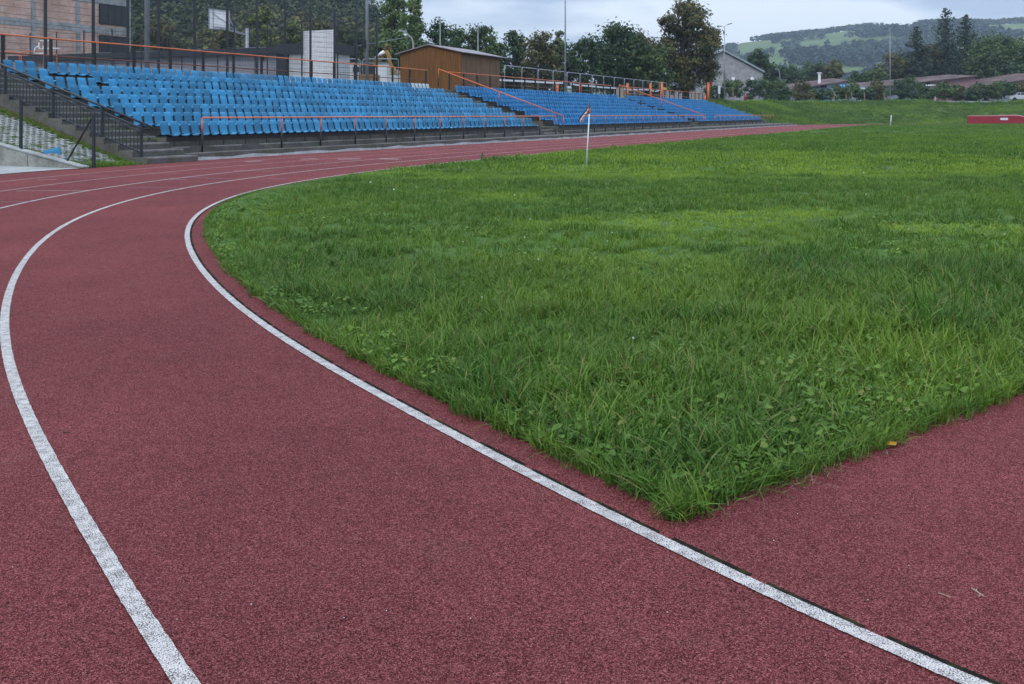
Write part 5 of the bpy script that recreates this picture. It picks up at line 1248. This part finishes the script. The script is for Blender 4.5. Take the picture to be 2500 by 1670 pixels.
for a in (.85, 3.55):
    m = MB(); m.tube([(x0+a, Y-.05, zz0+.33), (x0+a, Y+.2, zz0+.33)], .33, 14); m.build('wheel', M['tyre'], t)

# red vaulting mat with cover
Y0 = 127.; x0 = X_(2361, Y0); xe = X_(2535, Y0); zt = 1.12
t = thing('landing_mat', 'long red covered landing mat lying on the grass before the bank', 'landing mat', (x0, Y0, 0))
xr = X_(2486, Y0); pr = [(x0, .10), (x0+.02, .98), (x0+.12, 1.06), (x0+3.2, 1.07), (xr-.6, 1.16), (xr+.2, 1.12), (xr+1.3, .86), (xe, .5), (xe, .10)]
m = MB(); k = len(pr); ny = 5; V = []
for j in range(ny):
    y = Y0+5*j/(ny-1)
    for i, (a, b) in enumerate(pr): V.append((a+.47*(y-Y0), y, b+(.03*math.sin(j*2+i) if 2 < i < 8 else 0)+(.06 if 0 < j < ny-1 and 1 < i < 8 else 0)))
Fc = [(j*k+i, j*k+i+1, (j+1)*k+i+1, (j+1)*k+i) for j in range(ny-1) for i in range(k-1)]+[tuple(range(k))[::-1], tuple(range((ny-1)*k, ny*k))]
m.add(V, [f[::-1] for f in Fc]); m.build('cover', M['red_cover'], t)
m = MB()
for q in range(3): m.bar((xr+.1+.5*q, Y0-.03, .9-.22*q), (xe, Y0-.03, .42-.1*q), .05, .06)
m.build('cover_fold', M['red_cover'], t)
m = MB(); V = [(x0-.05, Y0+.05, 0), (xe+.05, Y0+.05, 0), (xe+2.35, Y0+4.9, 0), (x0+2.25, Y0+4.9, 0)]; m.add(V+[(a, b, .10) for a, b, c in V], MB.BF); m.build('base_slats', M['blue_wall'], t)
m = MB(); xa, xb, za, zb3 = X_(2442, Y0), X_(2461, Y0), Z_(293.2, Y0), Z_(287.8, Y0); r = .09
pts = []
for cx_, cz_, a0 in ((xb-r, zb3-r, 0), (xa+r, zb3-r, 90), (xa+r, za+r, 180), (xb-r, za+r, 270)):
    for a in range(0, 91, 30): pts.append((cx_+r*math.cos(R(a0+a)), Y0-.012, cz_+r*math.sin(R(a0+a))))
m.add(pts, [tuple(range(len(pts)))[::-1]]); m.build('label_patch', M['label_white'], t)

# corner flags
x, y = G(1431.5, 407); zt = Z_(250.6, y); xt = X_(1440.2, y)
t = thing('corner_flag', 'leaning white corner flag pole with a drooping dark, white and orange flag', 'corner flag', (x, y, 0))
def pl(v): f_ = (407-v)/(407-250.6); return Vector((x+(xt-x)*f_, y, zt*f_))
m = MB(); m.tube([pl(412), pl(340), pl(278)], [.0175, .0165, .015], 10); m.build('pole', M['white_plastic'], t, True)
m = MB(); m.tube([pl(278), pl(263.5)], .0165, 10); m.tube([pl(263.5), pl(250.6)], [.0165, .008], 10, 1); m.build('flag_sleeve', [M['flag_orange'], M['flag_dark']], t, True)
rowsf = [(1440.0, 252, 1439.2, 255), (1434.5, 263, 1437.8, 266.5), (1428, 271.5, 1434.5, 274), (1421, 280, 1429, 281.5), (1414.5, 288, 1424, 289.5), (1413.8, 291.5, 1419, 297), (1415.5, 297.5, 1416.5, 300)]
def cloth(name, quads, mat, dy):
    m = MB()
    for a in quads: m.add([(X_(u, y), y+d_+dy, Z_(v, y)) for u, v, d_ in a], [(0, 1, 2, 3)])
    o = m.build(name, mat, t, True); md = o.modifiers.new('thick', 'SOLIDIFY'); md.thickness = .003; return o
fd = []; fw = []; fo = []
for (a, b, c_, d_), (a2, b2, c2, d2) in zip(rowsf[:-1], rowsf[1:]):
    def L3(f_, lo): 
        A_, B_ = ((a, b), (c_, d_)) if not lo else ((a2, b2), (c2, d2)); return (A_[0]+(B_[0]-A_[0])*f_, A_[1]+(B_[1]-A_[1])*f_, .02*math.sin(f_*5)-.01)
    fd.append((L3(0, 0), L3(.34, 0), L3(.34, 1), L3(0, 1))); fw.append((L3(.34, 0), L3(.76, 0), L3(.76, 1), L3(.34, 1))); fo.append((L3(.76, 0), L3(1, 0), L3(1, 1), L3(.76, 1)))
cloth('flag_cloth', fd, M['flag_dark'], 0); cloth('white_stripe', fw, M['flag_white'], 0); cloth('orange_stripe', fo, M['flag_orange'], 0)
cloth('orange_corner', [((1439.3, 265, 0), (1438.4, 277.5, 0), (1431, 278.5, .03), (1435, 270, .02)), ((1421, 284, .03), (1424, 289, .03), (1417.5, 299, .03), (1415.5, 297, .02))], M['flag_orange'], .012)
x, y = G(2174, 309); t2 = thing('corner_flag', 'small white far corner post with red tip in front of the bank', 'corner flag', (x, y, 0))
m = MB(); m.tube([(x, y, 0), (x+.09, y, Z_(281, y))], .045, 8); m.build('pole', M['white_plastic'], t2, True); m = MB(); m.tube([(x+.09, y, Z_(281, y)), (x+.1, y, Z_(277.5, y))], .055, 8); m.build('tip', M['red_cover'], t2, True)

# ------------------------------------------------------------------ small litter
x, y = G(2172, 1092); V = []; 
m = MB(); m.add([(x-.024, y-.008, .011), (x-.008, y-.017, .015), (x+.02, y-.012, .012), (x+.03, y+.003, .018), (x+.013, y+.016, .022), (x-.013, y+.013, .015), (x, y, .022)], [(0, 1, 6), (1, 2, 6), (2, 3, 6), (3, 4, 6), (4, 5, 6), (5, 0, 6)])
tag(m.build('fallen_leaf', M['leaf_yellow']), 'yellow fallen leaf at the edge of the grass on the red runway', 'leaf')
x, y = G(2386, 1450); m = MB(); m.tube([(x-.006, y+.02, .006), (x-.004, y-.002, .009), (x+.006, y-.024, .006)], .0018, 5); m.tube([(x-.004, y-.002, .009), (x+.004, y+.012, .007)], .0014, 5); m.tube([(x+.002, y-.016, .008), (x-.008, y-.026, .006)], .0013, 5)
tag(m.build('dry_sprig', M['straw']), 'small forked dry sprig lying on the red surface', 'twig')
x, y = G(2305, 1457); m = MB(); m.tube([(x-.01, y+.012, .005), (x, y, .006), (x+.012, y-.012, .005)], .0012, 5); tag(m.build('grass_stalk', M['straw']), 'thin dry stalk beside the forked sprig', 'twig')
x, y = G(162, 1058); m = MB(); m.tube([(x-.014, y-.001, .004), (x+.015, y+.002, .004)], .0022, 6); tag(m.build('brown_twig', M['bark']), 'short brown twig on the lane next to the curved white line', 'twig')
# crumbs, straw and pale specks strewn over the surface
V = []; Q = []
r_ = random.Random(8)
def flake(x, y, s, z=.006):
    b = len(V); a = r_.uniform(0, 6.28)
    for i in range(4):
        q = a+i*math.pi/2; k = s*(1 if i % 2 else .55); V.append((x+math.cos(q)*k, y+math.sin(q)*k, z+.002*(i == 0)))
    Q.append((b, b+1, b+2, b+3))
for _ in range(230):
    yy = r_.uniform(2., 9); flake(r_.uniform(-.55, .6)*yy, yy, r_.uniform(.0008, .0022))
np_mesh('specks', V, Q, M['white_plastic'], 'stuff')
V = []; Q = []
for _ in range(110):
    tt = r_.choice([.55, .75, 1.2, 1.75, 2.5])+r_.gauss(0, .09); dd = abs(r_.gauss(0, .05))+.012
    p = TIP+DZ*tt-DN*dd; a = r_.gauss(math.atan2(DZ[1], DZ[0]), .9); L_ = r_.uniform(.006, .026); b = len(V)
    c_, s_ = math.cos(a)*L_, math.sin(a)*L_; w_ = .0009
    V += [(p[0]-c_-s_*w_/L_, p[1]-s_+c_*w_/L_, .006), (p[0]-c_+s_*w_/L_, p[1]-s_-c_*w_/L_, .006), (p[0]+c_, p[1]+s_, .008), (p[0]+c_*.9-s_*.03, p[1]+s_*.9+c_*.03, .008)]; Q.append((b, b+1, b+2, b+3))
np_mesh('straw_litter', V, Q, M['straw'], 'stuff')
# clippings and crumbs of soil along the turf edge
V = []; Q = []; SHD = []
for _ in range(1500):
    if r_.random() < .55:
        tt = r_.uniform(-.02, 3.6); p = TIP+DZ*tt-DN*(abs(r_.gauss(0, .035))-.02)
    else:
        q = r_.uniform(l_tip, 13); p = off([q], float(inner_off(q))+abs(r_.gauss(0, .03))-.02)[0]
    b = len(Q); flake(p[0], p[1], r_.uniform(.0012, .0045), .0075); SHD.append(r_.random())
o_ = np_mesh('edge_debris', V, Q, leafmat('dry_clippings', [(0., (.035,.028,.015)), (.5, (.06,.065,.02)), (.8, (.05,.10,.02)), (1., (.30,.26,.15))], 0.), 'stuff')
# white clover heads
V = []; Q = []
for _ in range(30):
    yy = 4+r_.random()**1.5*45; xx = r_.uniform(-.25, .55)*yy; xy1 = np.array([[xx, yy]]); o_, l_ = signed(xy1)
    if o_[0] > -.3 or (xy1[0]-TIP)@DN < .2: continue
    s = r_.uniform(.004, .0075)*(1 if yy < 15 else 2.); z = r_.uniform(.06, .12)
    for a in range(6):
        az = a*1.047; b = len(V)
        V += [(xx, yy, z+s), (xx+s*math.cos(az), yy+s*math.sin(az), z), (xx+s*.5*math.cos(az+.5), yy+s*.5*math.sin(az+.5), z-s), (xx+s*math.cos(az+1.047), yy+s*math.sin(az+1.047), z)]; Q.append((b, b+1, b+2, b+3))
np_mesh('clover_flowers', V, Q, M['white_plastic'], 'stuff')

# ------------------------------------------------------------------ haze, sky, sun, camera
hz = MB(); hz.box(-2100, 2100, -330, 2080, -1.1, 260); ho = hz.build('haze', bpy.data.materials.new('haze_air'), kind='stuff')
hm = ho.data.materials[0]; hm.use_nodes = True; tr = hm.node_tree; tr.nodes.clear()
out = tr.nodes.new('ShaderNodeOutputMaterial'); vol = tr.nodes.new('ShaderNodeVolumePrincipled')
vol.inputs['Color'].default_value = (.66, .82, 1., 1); vol.inputs['Density'].default_value = .00025; vol.inputs['Anisotropy'].default_value = .1
tr.links.new(vol.outputs[0], out.inputs['Volume'])
SUN_EL, SUN_AZ = R(48), R(215)
wd = bpy.data.worlds.new('World'); sc.world = wd; wd.use_nodes = True; wt = wd.node_tree; wn = wt.nodes; bg = wn['Background']
sky = wn.new('ShaderNodeTexSky'); sky.sky_type = 'NISHITA'; sky.sun_disc = False; sky.sun_elevation = SUN_EL; sky.sun_rotation = SUN_AZ; sky.air_density = 1.; sky.dust_density = 2.
tc = wn.new('ShaderNodeTexCoord'); mp = wn.new('ShaderNodeMapping'); mp.inputs['Scale'].default_value = (1.6, 1.6, 7.5); mp.inputs['Location'].default_value = (.35, 0, .2)
wt.links.new(tc.outputs['Generated'], mp.inputs[0])
nz = wn.new('ShaderNodeTexNoise'); nz.inputs['Scale'].default_value = 2.1; nz.inputs['Detail'].default_value = 5; nz.inputs['Roughness'].default_value = .5; wt.links.new(mp.outputs[0], nz.inputs[0])
rp = wn.new('ShaderNodeValToRGB'); e = rp.color_ramp.elements; e[0].position = .45; e[0].color = (4.3, 5.4, 7.3, 1); e[1].position = .575; e[1].color = (8.8, 9.6, 10.7, 1)
wt.links.new(nz.outputs['Fac'], rp.inputs[0])
mx = wn.new('ShaderNodeMix'); mx.data_type = 'RGBA'; mx.inputs[0].default_value = .88
wt.links.new(sky.outputs[0], mx.inputs[6]); wt.links.new(rp.outputs[0], mx.inputs[7]); 
sx = wn.new('ShaderNodeSeparateXYZ'); wt.links.new(tc.outputs['Generated'], sx.inputs[0])
mr = wn.new('ShaderNodeMapRange'); mr.inputs[1].default_value = -.02; mr.inputs[2].default_value = .55; mr.inputs[3].default_value = .60; mr.inputs[4].default_value = 1.46; wt.links.new(sx.outputs[2], mr.inputs[0])
vm = wn.new('ShaderNodeVectorMath'); vm.operation = 'SCALE'; wt.links.new(mx.outputs[2], vm.inputs[0]); wt.links.new(mr.outputs[0], vm.inputs['Scale'])
wt.links.new(vm.outputs[0], bg.inputs[0]); bg.inputs[1].default_value = .11
sl_ = bpy.data.lights.new('sun', 'SUN'); sl_.energy = 1.0; sl_.angle = R(18); sl_.color = (1, .95, .88); so = bpy.data.objects.new('sun', sl_); COL.objects.link(so)
so.rotation_euler = (R(90)-SUN_EL, 0, -SUN_AZ+R(180)); so.location = (0, 0, 300)
cd = bpy.data.cameras.new('camera'); cam = bpy.data.objects.new('camera', cd); COL.objects.link(cam); sc.camera = cam
cam.location = (0, 0, H); cam.rotation_euler = (R(90), 0, 0)
cd.sensor_width = 36; cd.lens = F/2500*36; cd.shift_y = -(835-VH)/2500; cd.clip_start = .05; cd.clip_end = 6000
sc.view_settings.view_transform = 'Standard'; sc.view_settings.look = 'None'; sc.view_settings.gamma = 1; sc.view_settings.exposure = .45
sc.cycles.max_bounces = 6; sc.cycles.diffuse_bounces = 3; sc.cycles.glossy_bounces = 2; sc.cycles.transmission_bounces = 3; sc.cycles.volume_bounces = 0; sc.cycles.transparent_max_bounces = 6
sc.cycles.use_denoising = True; sc.cycles.denoiser = 'OPENIMAGEDENOISE'; sc.cycles.denoising_input_passes = 'RGB_ALBEDO_NORMAL'; sc.cycles.denoising_prefilter = 'ACCURATE'
